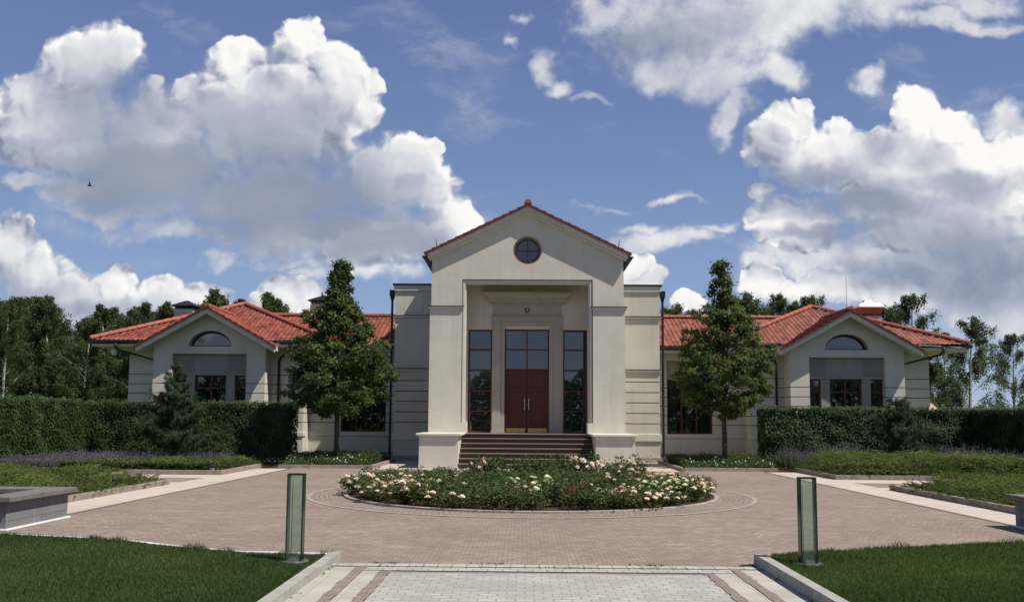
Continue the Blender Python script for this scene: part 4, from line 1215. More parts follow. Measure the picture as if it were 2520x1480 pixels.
# ------------------------------------------------------------------ plants
def crown_mesh(name, cents, per, spread, size, mat, nb=None, rng=RNG, droop=.25, bias=.55, aspect=.62):
    """leaves gathered in clumps round the centres"""
    n = len(cents)
    c = np.repeat(cents, per, 0)
    off = rng.normal(size=c.shape) * np.asarray(spread)
    p = c + off
    cen = cents.mean(0)
    outw = unit(off + unit(p - cen) * .12)
    outw[:, 2] += .55; outw = unit(outw)
    d = unit(off * np.array([1, 1, .3])); d[:, 2] -= droop
    v, f = leaf_quads(p, size * rng.uniform(.65, 1.25, len(p)), outw, bias, unit(d), .45, aspect, rng)
    base = np.repeat(rng.uniform(.05, .75, n), per)
    r = np.clip(base + rng.normal(0, .18, len(p)), 0, 1)
    return np_mesh(name, v, f, mat, r)


def linden(x, y, height, seed, label, wid=1.0, count=600, slim=1.0, mat='linden'):
    rng = np.random.default_rng(seed); rnd = random.Random(seed)
    t = thing('linden_tree', label, 'tree', (x, y, 0), 'young linden trees before the villa')
    prof = np.array([[1.72, .55], [2.1, 1.15], [2.6, 1.62], [3.4, 1.86], [4.1, 1.70], [4.7, 1.32], [5.3, .92], [5.8, .58], [6.3, .40], [6.8, .30], [7.2, .12]])
    prof[7:, 1] *= slim
    prof = prof * np.array([height / 7.2, wid])
    cents = []
    lob = rng.uniform(0, 6.28, 4)
    while len(cents) < count:
        z = rng.uniform(prof[0, 0], prof[-1, 0] - .05)
        R = np.interp(z, prof[:, 0], prof[:, 1])
        if rng.uniform() > (R / 1.8) ** 1.0 + .13: continue
        a = rng.uniform(0, 6.28)
        R *= min(1.14, .98 + .15 * math.sin(3 * a + lob[0] + z * 1.9) + .14 * math.sin(2 * a + lob[1] - z * 2.9))
        r = R * math.sqrt(rng.uniform(.10, 1.0))
        r = min(r, R)
        zz = z - .18 * (r / 1.8) ** 2
        gap = math.sin(4.2 * zz + 2 * a + lob[2]) + .7 * math.sin(7 * zz - 3 * a + lob[3])
        if gap < -1.1 and r > .5 * R: continue
        cents.append((r * math.cos(a), r * math.sin(a), zz))
    cents = np.array(cents)
    top = cents[:, 2] > height * .80
    me = crown_mesh('crown', cents, 60, (.10, .10, .07),   .118, M[mat], rng=rng, droop=.5)
    o = link('crown', me, t)
    mb = MB()
    tip = height - .25
    pts = [(0, 0, -.05), (.01, .0, .8), (-.01, .02, 1.9), (.02, 0, 3.2), (0, .02, 4.6), (.02, 0, 5.8), (0, 0, tip)]
    mb.tube(pts, [.115, .092, .082, .066, .045, .026, .008], 9)
    for i in rng.choice(len(cents), 60, replace=False):
        c = Vector(cents[i]); z0 = max(1.85, c.z - .55 - .45 * math.hypot(c.x, c.y) * rnd.uniform(.3, 1))
        z0 = min(z0, tip - .1); p0 = Vector((0, 0, z0)); mid = p0.lerp(c, .55) + Vector((0, 0, .08))
        rr = max(.008, .034 * (1 - z0 / (height + 1)))
        mb.tube([p0, mid, c], [rr, rr * .6, .005], 5, cap=False)
    mb.build('trunk', M['bark'], t, smooth=True)
    return t


linden(-6.72, 31.0, 7.25, 11, 'young linden tree before the left link wing, crown hiding the rear chimney', 1.03, 580)
linden(6.95, 31.0, 7.35, 29, 'young linden tree before the right link wing, its slim top open to the sky', .98, 430, .82, 'linden_light')


def pine(x, y, h, w, seed, label, ex=1.0):
    rng = np.random.default_rng(seed)
    t = thing('pine_tree', label, 'tree', (x, y, 0), 'young pines in front of the hedges')
    mb = MB(); mb.tube([(0, 0, -.05), (.01, 0, h * .5), (0, 0, h * .97)], [.05, .03, .008], 7)
    P0, D0 = [], []
    nw = int(h / .30)
    for k in range(nw + 1):
        z = .15 + (h - .35) * k / nw
        R = w * (1 - .93 * (z / h)) ** ex * (.80 if k % 2 else 1.08)
        for j in range(7 if z < h * .7 else 5):
            a = rng.uniform(0, 6.28); up_a = rng.uniform(.25, .6) + .35 * z / h
            L = R * rng.uniform(.65, 1.1) + .08
            d = np.array([math.cos(a), math.sin(a), up_a]); d /= np.linalg.norm(d)
            p0 = np.array([0, 0, z]); p1 = p0 + d * L + np.array([0, 0, .10 * L])
            mb.tube([p0, (p0 + p1) / 2 - np.array([0, 0, .03 * L]), p1], [.014, .009, .004], 4, cap=False)
            m = max(3, int(L / .09))
            for q in range(m):
                f_ = (q + rng.uniform(.2, 1)) / m
                if f_ < .25: continue
                c = p0 + (p1 - p0) * f_
                P0.append(c); D0.append(d * .6 + np.array([0, 0, .25]))
                for _ in range(2):
                    sd = rng.normal(size=3) * np.array([1, 1, .5]); sd /= np.linalg.norm(sd)
                    P0.append(c + (sd * .13 + d * .10) * min(1, L)); D0.append(sd * .5 + d * .6 + np.array([0, 0, .35]))
    for q in range(9): P0.append((0, 0, h - .62 + q * .075)); D0.append((0, 0, 1.2))
    P0, D0 = np.array(P0), unit(np.array(D0))
    per = 42
    c = np.repeat(P0, per, 0) + rng.normal(size=(len(P0) * per, 3)) * .028
    dd = unit(np.repeat(D0, per, 0) * .9 + rng.normal(size=c.shape) * .55)
    v, f = leaf_quads(c + dd * .045, .115, None, 0, dd, 1.0, .10, rng)
    r = np.clip(np.repeat(rng.uniform(.1, .8, len(P0)), per) + rng.normal(0, .15, len(c)), 0, 1)
    link('crown', np_mesh('crown', v, f, M['pine'], r), t)
    mb.build('trunk', M['bark'], t)


pine(-12.2, 30.2, 3.45, 1.75, 3, 'young pine standing before the left hedge, taller than the hedge', 1.3)
pine(12.75, 30.4, 2.35, 1.05, 5, 'dark young pine standing before the right hedge', .62)


def hedge(segs, label, seed, dens=620):
    """clipped hedge along axis-aligned boxes (x0,x1,y0,y1,h); leaves on all outer faces, trunks below"""
    rng = np.random.default_rng(seed)
    x0 = np.mean([q[0] for q in segs]); y0 = np.mean([q[2] for q in segs])
    t = thing('hedge', label, 'hedge', (segs[0][0], segs[0][2], 0), 'tall hornbeam hedges before the wings', world_parts=True)
    core = MB(); pts, nrm = [], []
    for (xa, xb, ya, yb, h) in segs:
        core.box(xa + .16, xb - .16, ya + .16, yb - .16, .16, h - .14)
        for (ax, lo, hi, fix, n) in (('y', (xa, .02), (xb, h), ya, (0, -1, 0)), ('y', (xa, .02), (xb, h), yb, (0, 1, 0)), ('x', (ya, .02), (yb, h), xa, (-1, 0, 0)), ('x', (ya, .02), (yb, h), xb, (1, 0, 0)), ('z', (xa, ya), (xb, yb), h, (0, 0, 1))):
            area = (hi[0] - lo[0]) * (hi[1] - lo[1]); m = int(area * dens * (1.25 if ax != 'z' else 1.0))
            q = rng.uniform(lo, hi, (m, 2)); f_ = np.full(m, fix)
            p = np.stack({'y': (q[:, 0], f_, q[:, 1]), 'x': (f_, q[:, 0], q[:, 1]), 'z': (q[:, 0], q[:, 1], f_)}[ax], 1)
            bump = wave2(p[:, 0] * 1.1 + p[:, 1] * .7, p[:, 2] * 1.6 + p[:, 1] * .9, 2.6, seed) - .5
            p = p + np.array(n) * (bump * .16 - np.abs(rng.normal(0, .045, m)))[:, None] + rng.normal(size=p.shape) * .02
            pts.append(p); nrm.append(np.tile(np.array(n, float), (m, 1)))
        m = int((xb - xa + yb - ya) * 42)                                    # fresh shoots standing out of the top
        q = rng.uniform((xa, ya), (xb, yb), (m, 2)); k = rng.integers(1, 7, m)
        for i in range(m):
            hh = rng.uniform(.02, .17)
            p = np.stack([q[i, 0] + rng.normal(0, .03, 6), q[i, 1] + rng.normal(0, .03, 6), h + hh * rng.uniform(0, 1, 6)], 1)
            pts.append(p); nrm.append(np.tile(np.array((0, -.4, .8)), (6, 1)))
    p = np.concatenate(pts); n_ = np.concatenate(nrm); n_[:, 2] += .28; n_ = unit(n_)
    d = np.tile(np.array((0, 0, -1.)), (len(p), 1))
    v, f = leaf_quads(p, rng.uniform(.055, .10, len(p)), n_, .80, d, .35, .66, rng)
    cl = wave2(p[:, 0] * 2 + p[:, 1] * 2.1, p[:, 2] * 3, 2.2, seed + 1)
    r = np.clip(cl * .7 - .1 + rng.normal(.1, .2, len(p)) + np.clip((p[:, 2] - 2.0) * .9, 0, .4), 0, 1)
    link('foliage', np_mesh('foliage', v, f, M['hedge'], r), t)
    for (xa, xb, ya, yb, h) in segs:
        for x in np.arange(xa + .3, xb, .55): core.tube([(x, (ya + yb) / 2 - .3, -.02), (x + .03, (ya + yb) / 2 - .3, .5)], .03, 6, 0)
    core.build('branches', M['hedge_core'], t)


hedge([(-17.3, -8.75, 32.5, 33.5, 2.13), (-17.3, -16.25, 19.5, 32.5, 2.16)], 'tall clipped hornbeam hedge hiding the foot of the left wing', 31)
hedge([(8.75, 17.2, 32.4, 33.4, 2.08), (16.2, 17.2, 19.5, 32.4, 2.06)], 'tall clipped hornbeam hedge hiding the foot of the right wing', 37)


def birch_meshes(h, seed, dense=1.0, leaf=.17, strands=230, wide=1.0, low=.24, mat='birch'):
    rng = np.random.default_rng(seed)
    mb = MB(); bend = rng.uniform(-1.1, 1.1, 2)
    tr = lambda z: np.array([bend[0] * (z / h) ** 2, bend[1] * (z / h) ** 2, z])
    mb.tube([tr(z) for z in np.linspace(-.1, h * .97, 9)], [.15 * (1 - q) ** .8 + .012 for q in np.linspace(0, 1, 9)], 7)
    P_, R_ = [], []
    nb = int(30 * dense)
    for i in range(nb):
        z = h * (low + (.98 - low) * (i + rng.uniform(0, 1)) / nb); zr = z / h
        R = wide * h * .20 * math.sin(math.pi * min(.99, max(.02, (zr - low + .08) / (1.06 - low))) ** .75) ** .7 * rng.uniform(.55, 1.25)
        a = rng.uniform(0, 6.28); e = tr(z) + np.array([math.cos(a) * R, math.sin(a) * R, R * rng.uniform(.35, .9)])
        mid = (tr(z) + e) / 2 + np.array([0, 0, R * .1])
        mb.tube([tr(z), mid, e], [.028 * (1.1 - zr), .016, .005], 4, cap=False)
        ns = max(3, int(strands / nb))
        tone = rng.uniform(.0, .6)
        for j in range(ns):
            f_ = rng.uniform(.25, 1.06); c = tr(z) * (1 - f_) + e * f_ + np.array([0, 0, .1 * R * math.sin(3.14 * min(f_, 1))])
            L = h * rng.uniform(.03, .11) * (1.1 - .3 * zr)
            m = int(rng.integers(6, 15))
            u_ = rng.uniform(-.12, 1, m)
            sw = rng.normal(0, .10 * h / 10, (m, 3)); sw[:, 2] *= .6
            P_.append(c + np.stack([.05 * u_, 0 * u_, -L * u_], 1) + sw); R_.append(np.clip(tone + rng.normal(0, .2, m), 0, 1))
    p = np.concatenate(P_); r = np.concatenate(R_)
    d = np.tile(np.array((0, 0, -1.)), (len(p), 1)); n_ = np.tile(np.array((.15, -.2, .6)), (len(p), 1))
    v, f = leaf_quads(p, leaf * rng.uniform(.6, 1.3, len(p)), unit(n_), .35, d, .5, .6, rng)
    return mb, np_mesh('crown', v, f, M[mat], r)


def make_birch(h, seed, **k):
    t = thing('birch_tree', 'birch', 'tree')
    mb, me = birch_meshes(h, seed, **k)
    mb.build('trunk', M['birch_bark'], t); link('crown', me, t)
    return t


dense_kinds = [make_birch(10.5 + i * .6, 50 + i, dense=1.7, strands=2300, leaf=.155, wide=1.18, low=.08) for i in range(4)]
loose_kinds = [make_birch(11 + i * .5, 70 + i, dense=1.3, strands=1600, leaf=.15, wide=1.3, low=.16, mat='birch_light') for i in range(3)]
first = set()


def place_birch(kind, x, y, h, rz, label, group):
    src = kind
    if src.name in first: src = copy_tree(kind)
    first.add(kind.name)
    base = {k.name: v_ for k, v_ in zip(dense_kinds + loose_kinds, [10.5, 11.1, 11.7, 12.3, 11, 11.5, 12])}[kind.name]
    src.location = (x, y, -.05); src.rotation_euler = (0, 0, rz); q = h / base; src.scale = (q, q, q)
    tag(src, label, 'tree', group)


rng = np.random.default_rng(5)
# px column of the skyline (in the 2519 px frame of the photo) is not used here: plain positions in metres
LEFTWOOD = []
for row, (yy, n) in enumerate(((50, 11), (57, 14), (65, 16))):
    for i in range(n):
        LEFTWOOD.append((-.62 * yy + (i + rng.uniform(.1, .9)) * (.40 * yy) / n - (4 if row == 0 else 2), yy + rng.uniform(-2.5, 2.5), row))
for i, (x, y, row) in enumerate(LEFTWOOD):
    k = x / y                                   # the wood is taller at its left end and dips towards the house
    h = y * (.143 if k < -.535 else (.115 if k < -.50 else (.132 if k < -.36 else .124))) * rng.uniform(.96, 1.03) + 1.6
    place_birch(dense_kinds[i % 4], x, y, h, rng.uniform(0, 6.28), 'leafy birch in the dense wood left of the villa', 'birches of the wood on the left')
BEH = [(-.345, 62, .150), (-.325, 66, .140), (-.30, 58, .137), (-.285, 64, .146), (-.262, 60, .128), (-.245, 66, .135), (-.155, 64, .112)]
for i, (k, y, e) in enumerate(BEH):
    place_birch(dense_kinds[(i + 1) % 4], k * y, y, e * y + 1.6, rng.uniform(0, 6.28), 'birch top showing above the roof of the left wing', 'birch tops behind the left wing')
BEHR = [(.165, 62, .136, 0), (.18, 66, .130, 2), (.195, 60, .126, 1), (.245, 60, .150, 0), (.262, 63, .146, 1), (.285, 61, .150, 2), (.305, 66, .138, 0), (.325, 62, .146, 1), (.345, 68, .128, 2)]
for i, (k, y, e, q) in enumerate(BEHR):
    place_birch(loose_kinds[q], k * y, y, e * y + 1.6, rng.uniform(0, 6.28), 'loose birch top showing above the roof of the right wing', 'birch tops behind the right wing')
for (k, y, h, q, l) in ((.417, 60, 9.8, 0, 'tall loose birch just right of the metal-capped chimney, left of a pair'), (.440, 58, 10.2, 1, 'tall loose birch just right of the metal-capped chimney, right of a pair'),
                        (.475, 56, 7.4, 2, 'birch directly past the right corner of the villa, crown down to the hedge'), (.466, 50, 5.2, 3, 'dense low birch against the right corner of the villa'),
                        (.503, 52, 8.0, 0, 'slim birch with a white leaning trunk past the right wing'), (.553, 58, 7.6, 1, 'lone slender birch at the far right against the sky')):
    place_birch((loose_kinds + dense_kinds)[q], k * y, y, h, rng.uniform(0, 6.28), l, None)

# a far wood closes the view behind the birches and behind the camera (it shows in the window panes)
pts = []
rg = np.random.default_rng(9)
for (x0, x1, y, z, m) in ((-62, -19, 74, 7.2, 22000), (-60, 60, -44, 8.8, 42000)):
    x = rg.uniform(x0, x1, m); hh = z * (.72 + .28 * wave2(x * .8, x * .3, 1., 4))
    pts.append(np.stack([x, y + rg.uniform(-2, 2, m), hh * rg.uniform(0, 1, m) ** .85], 1))
p = np.concatenate(pts)
v, f = leaf_quads(p, rg.uniform(.4, .8, len(p)), np.tile(np.array((0, -.5, .6)), (len(p), 1)), .3, rng=rg)
o = link('far_wood', np_mesh('far_wood', v, f, M['birch'], rg.uniform(.1, .7, len(p))))
tag(o, 'dark mass of a far wood behind the birches', 'wood', None, 'stuff')


# ---- roses
def rose_bush_meshes(seed, h, w, nfl):
    rng = np.random.default_rng(seed)
    st = MB(); cents = []
    for i in range(9):
        a = rng.uniform(0, 6.28); r = w * math.sqrt(rng.uniform(.05, 1)); z = h * rng.uniform(.55, 1.02)
        e = (r * math.cos(a), r * math.sin(a), z)
        st.tube([(0, 0, 0), (e[0] * .45, e[1] * .45, z * .5), e], [.008, .006, .004], 4, cap=False)
        for q in range(7):
            f_ = rng.uniform(.25, 1); cents.append((e[0] * f_ + rng.normal(0, .06), e[1] * f_ + rng.normal(0, .06), max(.06, z * f_ ** .8 + rng.normal(0, .05))))
    for q in range(26):
        a = rng.uniform(0, 6.28); r = w * math.sqrt(rng.uniform(.1, 1.0)); cents.append((r * math.cos(a), r * math.sin(a), h * rng.uniform(.12, .8)))
    cents = np.array(cents)
    lm = crown_mesh('foliage', cents, 13, (.055, .055, .045), .060, M['rose'], rng=rng, droop=.3, bias=.5)
    fl_v, fl_f, fl_r, o = [], [], [], 0
    for i in range(nfl):
        a = rng.uniform(0, 6.28); r = w * 1.08 * math.sqrt(rng.uniform(.1, 1)); z = h * rng.uniform(.50, 1.04) * (1 - .28 * (r / w) ** 2) + .05
        c = np.array([r * math.cos(a), r * math.sin(a), z]); R = rng.uniform(.036, .066)
        ax = unit(np.array([c[0] * .8, c[1] * .8 - .15, .35 + rng.uniform(0, .4)])[None])[0]
        s1 = unit(np.cross(ax, (0.3, .2, .9))[None])[0]; s2 = np.cross(ax, s1)
        tone = rng.uniform(.1, .9)
        for (nn, rr, zz, tl) in ((6, 1.0, -.25, .45), (5, .72, .10, .75), (4, .42, .38, 1.1)):
            for k in range(nn):
                t_ = 2 * math.pi * (k + rng.uniform(-.2, .2)) / nn
                d = s1 * math.cos(t_) + s2 * math.sin(t_); w_ = np.cross(ax, d)
                b0 = c + ax * R * (zz - .25); m_ = c + d * R * rr * .8 + ax * R * zz; e = c + d * R * rr + ax * R * (zz + tl * .35)
                ww = R * rr * .62
                fl_v += [b0, m_ - w_ * ww, e, m_ + w_ * ww]; fl_f.append((o, o + 1, o + 2, o + 3)); o += 4
                fl_r.append(np.clip(tone + rng.normal(0, .12), 0, 1))
    return st, lm, (np.array(fl_v) if o else None), np.array(fl_f), np.array(fl_r)


rose_protos = {}


def rose(x, y, q, colour, label, group, tall=False):
    key = (colour, q)
    if key not in rose_protos:
        n = {'pink': 19, 'white_petal': 17, 'red_petal': 5, 'none': 0, 'pinkfew': 3, 'whitefew': 4}[colour]
        st, lm, fv, ff, fr = rose_bush_meshes(200 + q + 17 * len(colour) + len(rose_protos), .50, .36, n)
        t = thing('rose_bush', label, 'rose bush')
        st.build('stems', M['bark'], t); link('foliage', lm, t)
        if fv is not None: link('blossoms', np_mesh('blossoms', fv, ff, M[colour.replace('whitefew', 'white_petal').replace('pinkfew', 'pink')], fr), t)
        rose_protos[key] = t
    else:
        t = copy_tree(rose_protos[key])
    t.location = (x, y, .03); t.rotation_euler = (0, 0, random.uniform(0, 6.28))
    s_ = random.uniform(.85, 1.15); t.scale = (s_ * 1.08, s_ * 1.08, s_ * (1.25 if tall else random.uniform(.62, .86)))
    tag(t, label, 'rose bush', group)


LAB = {'pink': ('pink rose bush in full bloom at the rim of the round bed', 'pink rose bushes in the round bed'),
       'pinkfew': ('rose bush with only a few pink blooms inside the round bed', 'sparsely pink rose bushes in the round bed'),
       'white_petal': ('white rose bush in full bloom in the round bed', 'white rose bushes in the round bed'),
       'whitefew': ('rose bush with scattered white blooms amid the round bed', 'sparsely white rose bushes in the round bed'),
       'red_petal': ('rose bush with a few small red blooms in the round bed', 'red rose bushes in the round bed'),
       'none': ('green rose bush without blooms in the round bed', 'flowerless rose bushes in the round bed')}
rr = random.Random(4)
n_r = 0
for ring, (R, n) in enumerate(((3.60, 32), (2.88, 25), (2.1, 19), (1.4, 12), (.65, 6))):
    for i in range(n):
        a = 2 * math.pi * (i + .5 * (ring % 2)) / n + rr.uniform(-.06, .06)
        x, y = R * math.cos(a) + rr.uniform(-.1, .1), R * math.sin(a) + rr.uniform(-.1, .1)
        fx, fy = x / 3.6, y / 3.6
        tall = False
        if fy < -.6 and abs(fx - .08) < .26: col = 'red_petal' if rr.random() < .6 else 'none'
        elif fx < -.58 and fy < .25: col = 'pink' if (fy < -.05 or rr.random() < .6) else 'white_petal'
        elif fx > .62 and fy < .45: col = 'pink' if rr.random() < .5 else 'white_petal'
        elif fx > .32 and fy < -.45: col = rr.choice(['pink', 'pink', 'pinkfew'])
        elif fx < -.2 and fy < -.5: col = rr.choice(['none', 'pinkfew', 'none'])
        elif fy > .72: col = rr.choice(['pink', 'pink', 'pinkfew', 'none']) if abs(fx) > .2 else 'none'; tall = rr.random() < .35
        elif -.15 < fx < .2 and -.6 < fy < .1: col = rr.choice(['white_petal', 'whitefew', 'whitefew'])
        elif fx > .45: col = rr.choice(['pinkfew', 'whitefew', 'none'])
        else: col = rr.choice(['none', 'none', 'none', 'none', 'whitefew'])
        rose(RX + x, RY + y, n_r % 3, col, *LAB[col], tall=tall)
        n_r += 1


# ---- ground cover (nobody could count it)
def stuff(name, me, label, cat):
    return tag(link(name, me), label, cat, None, 'stuff')


def juniper(poly, n, hgt, seed, label, reach=.30):
    """low feathery sprays, shingled over each other"""
    rng = np.random.default_rng(seed)
    q = scatter(poly, n, rng)
    cl = wave2(q[:, 0], q[:, 1], 2.4, seed)
    ed = np.minimum(q[:, 0] - min(p[0] for p in poly), max(p[0] for p in poly) - q[:, 0])
    ed = np.minimum(ed, np.minimum(q[:, 1] - min(p[1] for p in poly), max(p[1] for p in poly) - q[:, 1]))
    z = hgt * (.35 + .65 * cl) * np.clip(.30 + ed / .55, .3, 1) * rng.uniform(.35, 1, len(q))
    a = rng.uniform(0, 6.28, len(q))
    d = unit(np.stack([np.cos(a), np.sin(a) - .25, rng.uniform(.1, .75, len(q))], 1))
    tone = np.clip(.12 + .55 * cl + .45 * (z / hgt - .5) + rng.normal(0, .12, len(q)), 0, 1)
    per = 15
    k = np.tile(np.linspace(.1, 1, per), len(q)); L = np.repeat(reach * rng.uniform(.5, 1.1, len(q)), per)
    dd = np.repeat(d, per, 0)
    p = np.repeat(np.stack([q[:, 0], q[:, 1], z + .03], 1), per, 0) + dd * (k * L)[:, None]
    p[:, 2] -= (k * L) ** 2 * .7
    sd = np.cross(dd, np.array((0, 0, 1.))); sg = np.tile(np.where(np.arange(per) % 2, 1., -1.), len(q))[:, None]
    ld = unit(dd * .8 + sd * sg * .7 + rng.normal(size=dd.shape) * .25)
    p[:, 2] = np.maximum(p[:, 2], .03)
    nn = np.tile(np.array((0, 0, 1.)), (len(p), 1))
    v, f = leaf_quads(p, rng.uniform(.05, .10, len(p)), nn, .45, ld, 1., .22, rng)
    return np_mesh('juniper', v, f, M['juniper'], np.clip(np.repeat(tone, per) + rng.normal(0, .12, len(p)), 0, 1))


for s, y0, y1 in ((-1, 14.2, 21.05), (1, 14.2, 21.0)):
    w_ = 'left' if s < 0 else 'right'
    me = juniper([(s * 8.74, y0), (s * 16.2, y0), (s * 16.2, 24.6), (s * 11.25, 24.6), (s * 11.25, y1), (s * 8.74, y1)], 17000, .24 if s < 0 else .27, 60 + s, '')
    stuff('juniper_cover', me, 'low spreading juniper filling the front %s bed' % w_, 'ground cover')
me = juniper([(8.85, 25.1), (16.0, 25.1), (15.4, 29.3), (8.9, 29.3)], 15000, .66, 71, '', .42)
stuff('juniper_cover', me, 'tall feathery juniper in front of the right pine', 'ground cover')
me = juniper([(-15.6, 27.4), (-9.0, 27.4), (-9.0, 29.6), (-13.5, 29.6)], 4200, .30, 73, '', .3)
stuff('juniper_cover', me, 'juniper behind the low clipped hedge', 'ground cover')


def low_hedge(x0, x1, y0, y1, h, seed, label):
    rng = np.random.default_rng(seed)
    t = thing('low_hedge', label, 'hedge', (x0, y0, 0), None, world_parts=True)
    pts, nrm = [], []
    for (lo, hi, fx, ax, n) in (((x0, .03), (x1, h), y0, 'y', (0, -1, 0)), ((x0, y0), (x1, y1), h, 'z', (0, 0, 1)), ((y0, .03), (y1, h), x0, 'x', (-1, 0, 0)), ((y0, .03), (y1, h), x1, 'x', (1, 0, 0))):
        m = int((hi[0] - lo[0]) * (hi[1] - lo[1]) * 1900); q = rng.uniform(lo, hi, (m, 2)); f_ = np.full(m, fx)
        p = np.stack({'y': (q[:, 0], f_, q[:, 1]), 'x': (f_, q[:, 0], q[:, 1]), 'z': (q[:, 0], q[:, 1], f_)}[ax], 1)
        b_ = wave2(p[:, 0], p[:, 2] * 3 + p[:, 1], 4, seed) - .5
        pts.append(p + np.array(n) * (b_ * .12 - np.abs(rng.normal(0, .04, m)))[:, None] + rng.normal(size=p.shape) * .012); nrm.append(np.tile(np.array(n, float), (m, 1)))
    p = np.concatenate(pts); n_ = np.concatenate(nrm); n_[:, 2] += .3
    v, f = leaf_quads(p, rng.uniform(.04, .075, len(p)), unit(n_), .4, np.tile(np.array((0, -.3, .8)), (len(p), 1)), .4, .45, rng)
    link('foliage', np_mesh('foliage', v, f, M['juniper'], np.clip(rng.normal(.25, .2, len(p)) + (p[:, 2] / h - .6) * .5, 0, 1)), t)
    MB().box(x0 + .08, x1 - .08, y0 + .08, y1 - .08, 0, h - .06).build('branches', M['hedge_core'], t)


low_hedge(-13.7, -9.15, 25.55, 26.35, .33, 81, 'low clipped evergreen hedge along the kerb, before the left pine')


def lavender(poly, n, hgt, seed, frac):
    rng = np.random.default_rng(seed)
    q = scatter(poly, n, rng); cl = wave2(q[:, 0], q[:, 1], 2.2, seed)
    b0 = np.stack([q[:, 0], q[:, 1], np.full(len(q), .01)], 1)
    h = hgt * (.55 + .3 * cl) * rng.uniform(.6, 1.0, len(q))
    v1, f1 = blades(b0, h, .016, .35, rng)
    k = rng.uniform(0, 1, len(q)) < frac
    bs, hs = b0[k], h[k]
    top = bs + np.stack([rng.normal(0, .05, k.sum()), rng.normal(0, .05, k.sum()), hs * rng.uniform(1.0, 1.45, k.sum())], 1)
    per = 4
    c = np.repeat(top, per, 0) - np.tile(np.stack([np.zeros(per), np.zeros(per), np.linspace(0, .12, per)], 1), (len(top), 1))
    v2, f2 = leaf_quads(c + rng.normal(size=c.shape) * .008, .042, None, 0, np.tile(np.array((0, 0, 1.)), (len(c), 1)), .6, .5, rng)
    f1 = np.concatenate([f1[:, [0, 1, 2, 3]], f1[:, [0, 3, 4, 4]][:, [0, 1, 2, 2]]])[:len(f1)]
    v = np.concatenate([v1, v2]); f = np.concatenate([f1, f2 + len(v1)])
    mi = np.r_[np.zeros(len(f1)), np.ones(len(f2))]
    return np_mesh('lavender', v, f, [M['lav_green'], M['lav_flower']], rng.uniform(0, 1, len(f)), mi)


stuff('lavender', lavender([(-16.2, 25.9), (-13.9, 25.9), (-12.6, 28.5), (-10.6, 30.2), (-10.6, 31.9), (-16.2, 31.9)], 17000, .46, 91, .5), 'violet lavender in bloom along the left hedge', 'lavender')
stuff('lavender', lavender([(13.6, 25.9), (16.0, 24.0), (16.0, 31.9), (8.9, 31.9), (8.9, 29.4), (13.6, 29.4)], 24000, .80, 92, .45), 'faded lavender in bloom along the right hedge', 'lavender')


def bed_grass(poly, seed, label):
    rng = np.random.default_rng(seed)
    q = scatter(poly, 9000, rng); cl = wave2(q[:, 0], q[:, 1], 3, seed)
    b0 = np.stack([q[:, 0], q[:, 1], np.full(len(q), .01)], 1)
    y0 = min(p[1] for p in poly)
    h = (.10 + .20 * cl + .18 * np.clip((q[:, 1] - y0) / 2.5, 0, 1)) * rng.uniform(.5, 1.1, len(q))
    v1, f1 = blades(b0, h, .014, .5, rng)
    f1 = f1[:, :4]
    tp = np.repeat(b0 + np.stack([0 * h, 0 * h, h * rng.uniform(.3, 1, len(h))], 1), 3, 0)
    v3, f3 = leaf_quads(tp + rng.normal(size=tp.shape) * .04, .055, np.tile(np.array((0, -.2, 1.)), (len(tp), 1)), .4, rng=rng)
    k = np.where((rng.uniform(0, 1, len(q)) < .022) & (q[:, 1] < y0 + 1.6))[0]
    c = np.repeat(b0[k] + np.stack([0 * h[k], 0 * h[k], h[k] + .03], 1), 3, 0)
    v2, f2 = leaf_quads(c + rng.normal(size=c.shape) * .012, .042, np.tile(np.array((0, -.6, .8)), (len(c), 1)), .6, rng=rng)
    v = np.concatenate([v1, v3, v2]); f = np.concatenate([f1, f3 + len(v1), f2 + len(v1) + len(v3)])
    mi = np.r_[np.zeros(len(f1) + len(f3)), np.ones(len(f2))]
    return stuff('bed_plants', np_mesh('bed_plants', v, f, [M['meadow'], M['white_petal']], rng.uniform(0, 1, len(f)), mi), label, 'ground cover')


bed_grass([(-8.0, 28.55), (-5.25, 28.55), (-5.25, 33.0), (-8.4, 33.0)], 95, 'small white flowers and grasses under the left linden')
bed_grass([(5.25, 28.55), (8.0, 28.55), (8.4, 33.0), (5.25, 33.0)], 96, 'small white flowers and grasses under the right linden')


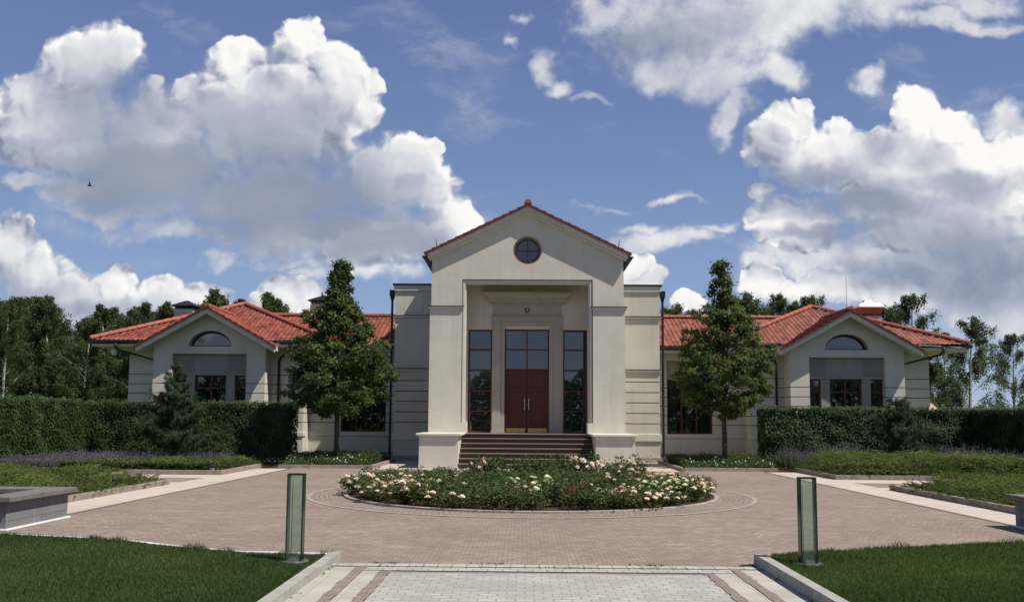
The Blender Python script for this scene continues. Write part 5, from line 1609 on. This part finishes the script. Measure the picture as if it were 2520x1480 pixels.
def lawn_grass(poly, edge, z, seed, label):
    rng = np.random.default_rng(seed)
    near = scatter(poly, 380000, rng)
    near = near[near[:, 1] > 6.6]
    keep = rng.uniform(0, 1, len(near)) < np.clip(.45 + .12 * (12 - near[:, 1]), .45, 1)
    near = near[keep]
    h = rng.uniform(.022, .052, len(near)) * (.7 + .6 * wave2(near[:, 0], near[:, 1], 3.5, seed))
    e = np.asarray(edge); t = rng.uniform(0, 1, 2600); i = rng.integers(0, len(e) - 1, 2600)
    eq = e[i] * (1 - t[:, None]) + e[i + 1] * t[:, None] + rng.normal(0, .035, (2600, 2)) - np.array((0, .11))
    tuft = wave2(eq[:, 0] * 2, eq[:, 1], 3, seed + 5)
    eh = rng.uniform(.03, .085, 2600) * np.clip(2.2 * tuft - .45, .15, 1.6)
    q = np.concatenate([near, eq]); h = np.concatenate([h, eh])
    b0 = np.stack([q[:, 0], q[:, 1], np.full(len(q), z)], 1)
    v, f = blades(b0, h, rng.uniform(.004, .008, len(q)), .8, rng)
    cl = wave2(q[:, 0], q[:, 1], 1.6, seed + 2)
    cl2 = wave2(q[:, 0], q[:, 1], .7, seed + 8)
    r = np.clip(cl * .35 + cl2 * .35 + rng.normal(.05, .22, len(q)), 0, 1)
    return stuff('grass', np_mesh('grass', v, f, M['grass'], r), label, 'grass')


lawn_grass([(-2.36, 6.4), (-2.36, 10.1)] + LL[1:6] + [(-10, 12.05), (-10, 6.4)], LL[:7], .04, 101, 'mown green grass of the lawn left of the driveway')
lawn_grass([(2.66, 6.4), (2.66, 10.0)] + LR[1:6] + [(10, 12.6), (10, 6.4)], LR[:7], .055, 102, 'mown green grass of the lawn right of the driveway')


# weeds in the joints where the plaza meets the driveway, and along the kerbs
rg = np.random.default_rng(77)
px_ = np.concatenate([rg.uniform(-2.1, 2.4, 150), rg.uniform(-1.8, 2.1, 70), rg.normal(-2.17, .015, 60), rg.normal(2.47, .015, 60)])
py_ = np.concatenate([rg.normal(9.92, .012, 150), rg.normal(9.71, .012, 70), rg.uniform(6.5, 10, 60), rg.uniform(6.5, 10, 60)])
keep = wave2(px_ * 3, py_ * 2, 2.5, 12) > .6
b0 = np.repeat(np.stack([px_, py_, np.zeros(len(px_))], 1)[keep], 6, 0); b0[:, :2] += rg.normal(0, .012, (len(b0), 2))
v, f = blades(b0, rg.uniform(.008, .030, len(b0)), .006, 1.2, rg)
stuff('weeds', np_mesh('weeds', v, f, M['grass'], rg.uniform(0, 1, len(f))), 'small weeds in the paving joints of the driveway', 'weeds')
k = 420                                       # petals dropped round the bed, dry leaves on the plaza
a = rg.uniform(0, 6.28, k); r = 3.95 + np.abs(rg.normal(0, .45, k))
c = np.stack([RX + r * np.cos(a), RY + r * np.sin(a), np.full(k, .013)], 1)
v, f = leaf_quads(c, rg.uniform(.02, .045, k), np.tile(np.array((0, 0, 1.)), (k, 1)), .93, rng=rg)
stuff('fallen_petals', np_mesh('fallen_petals', v, f, M['pink'], rg.uniform(0, 1, k)), 'fallen petals on the paving round the rose bed', 'petals')
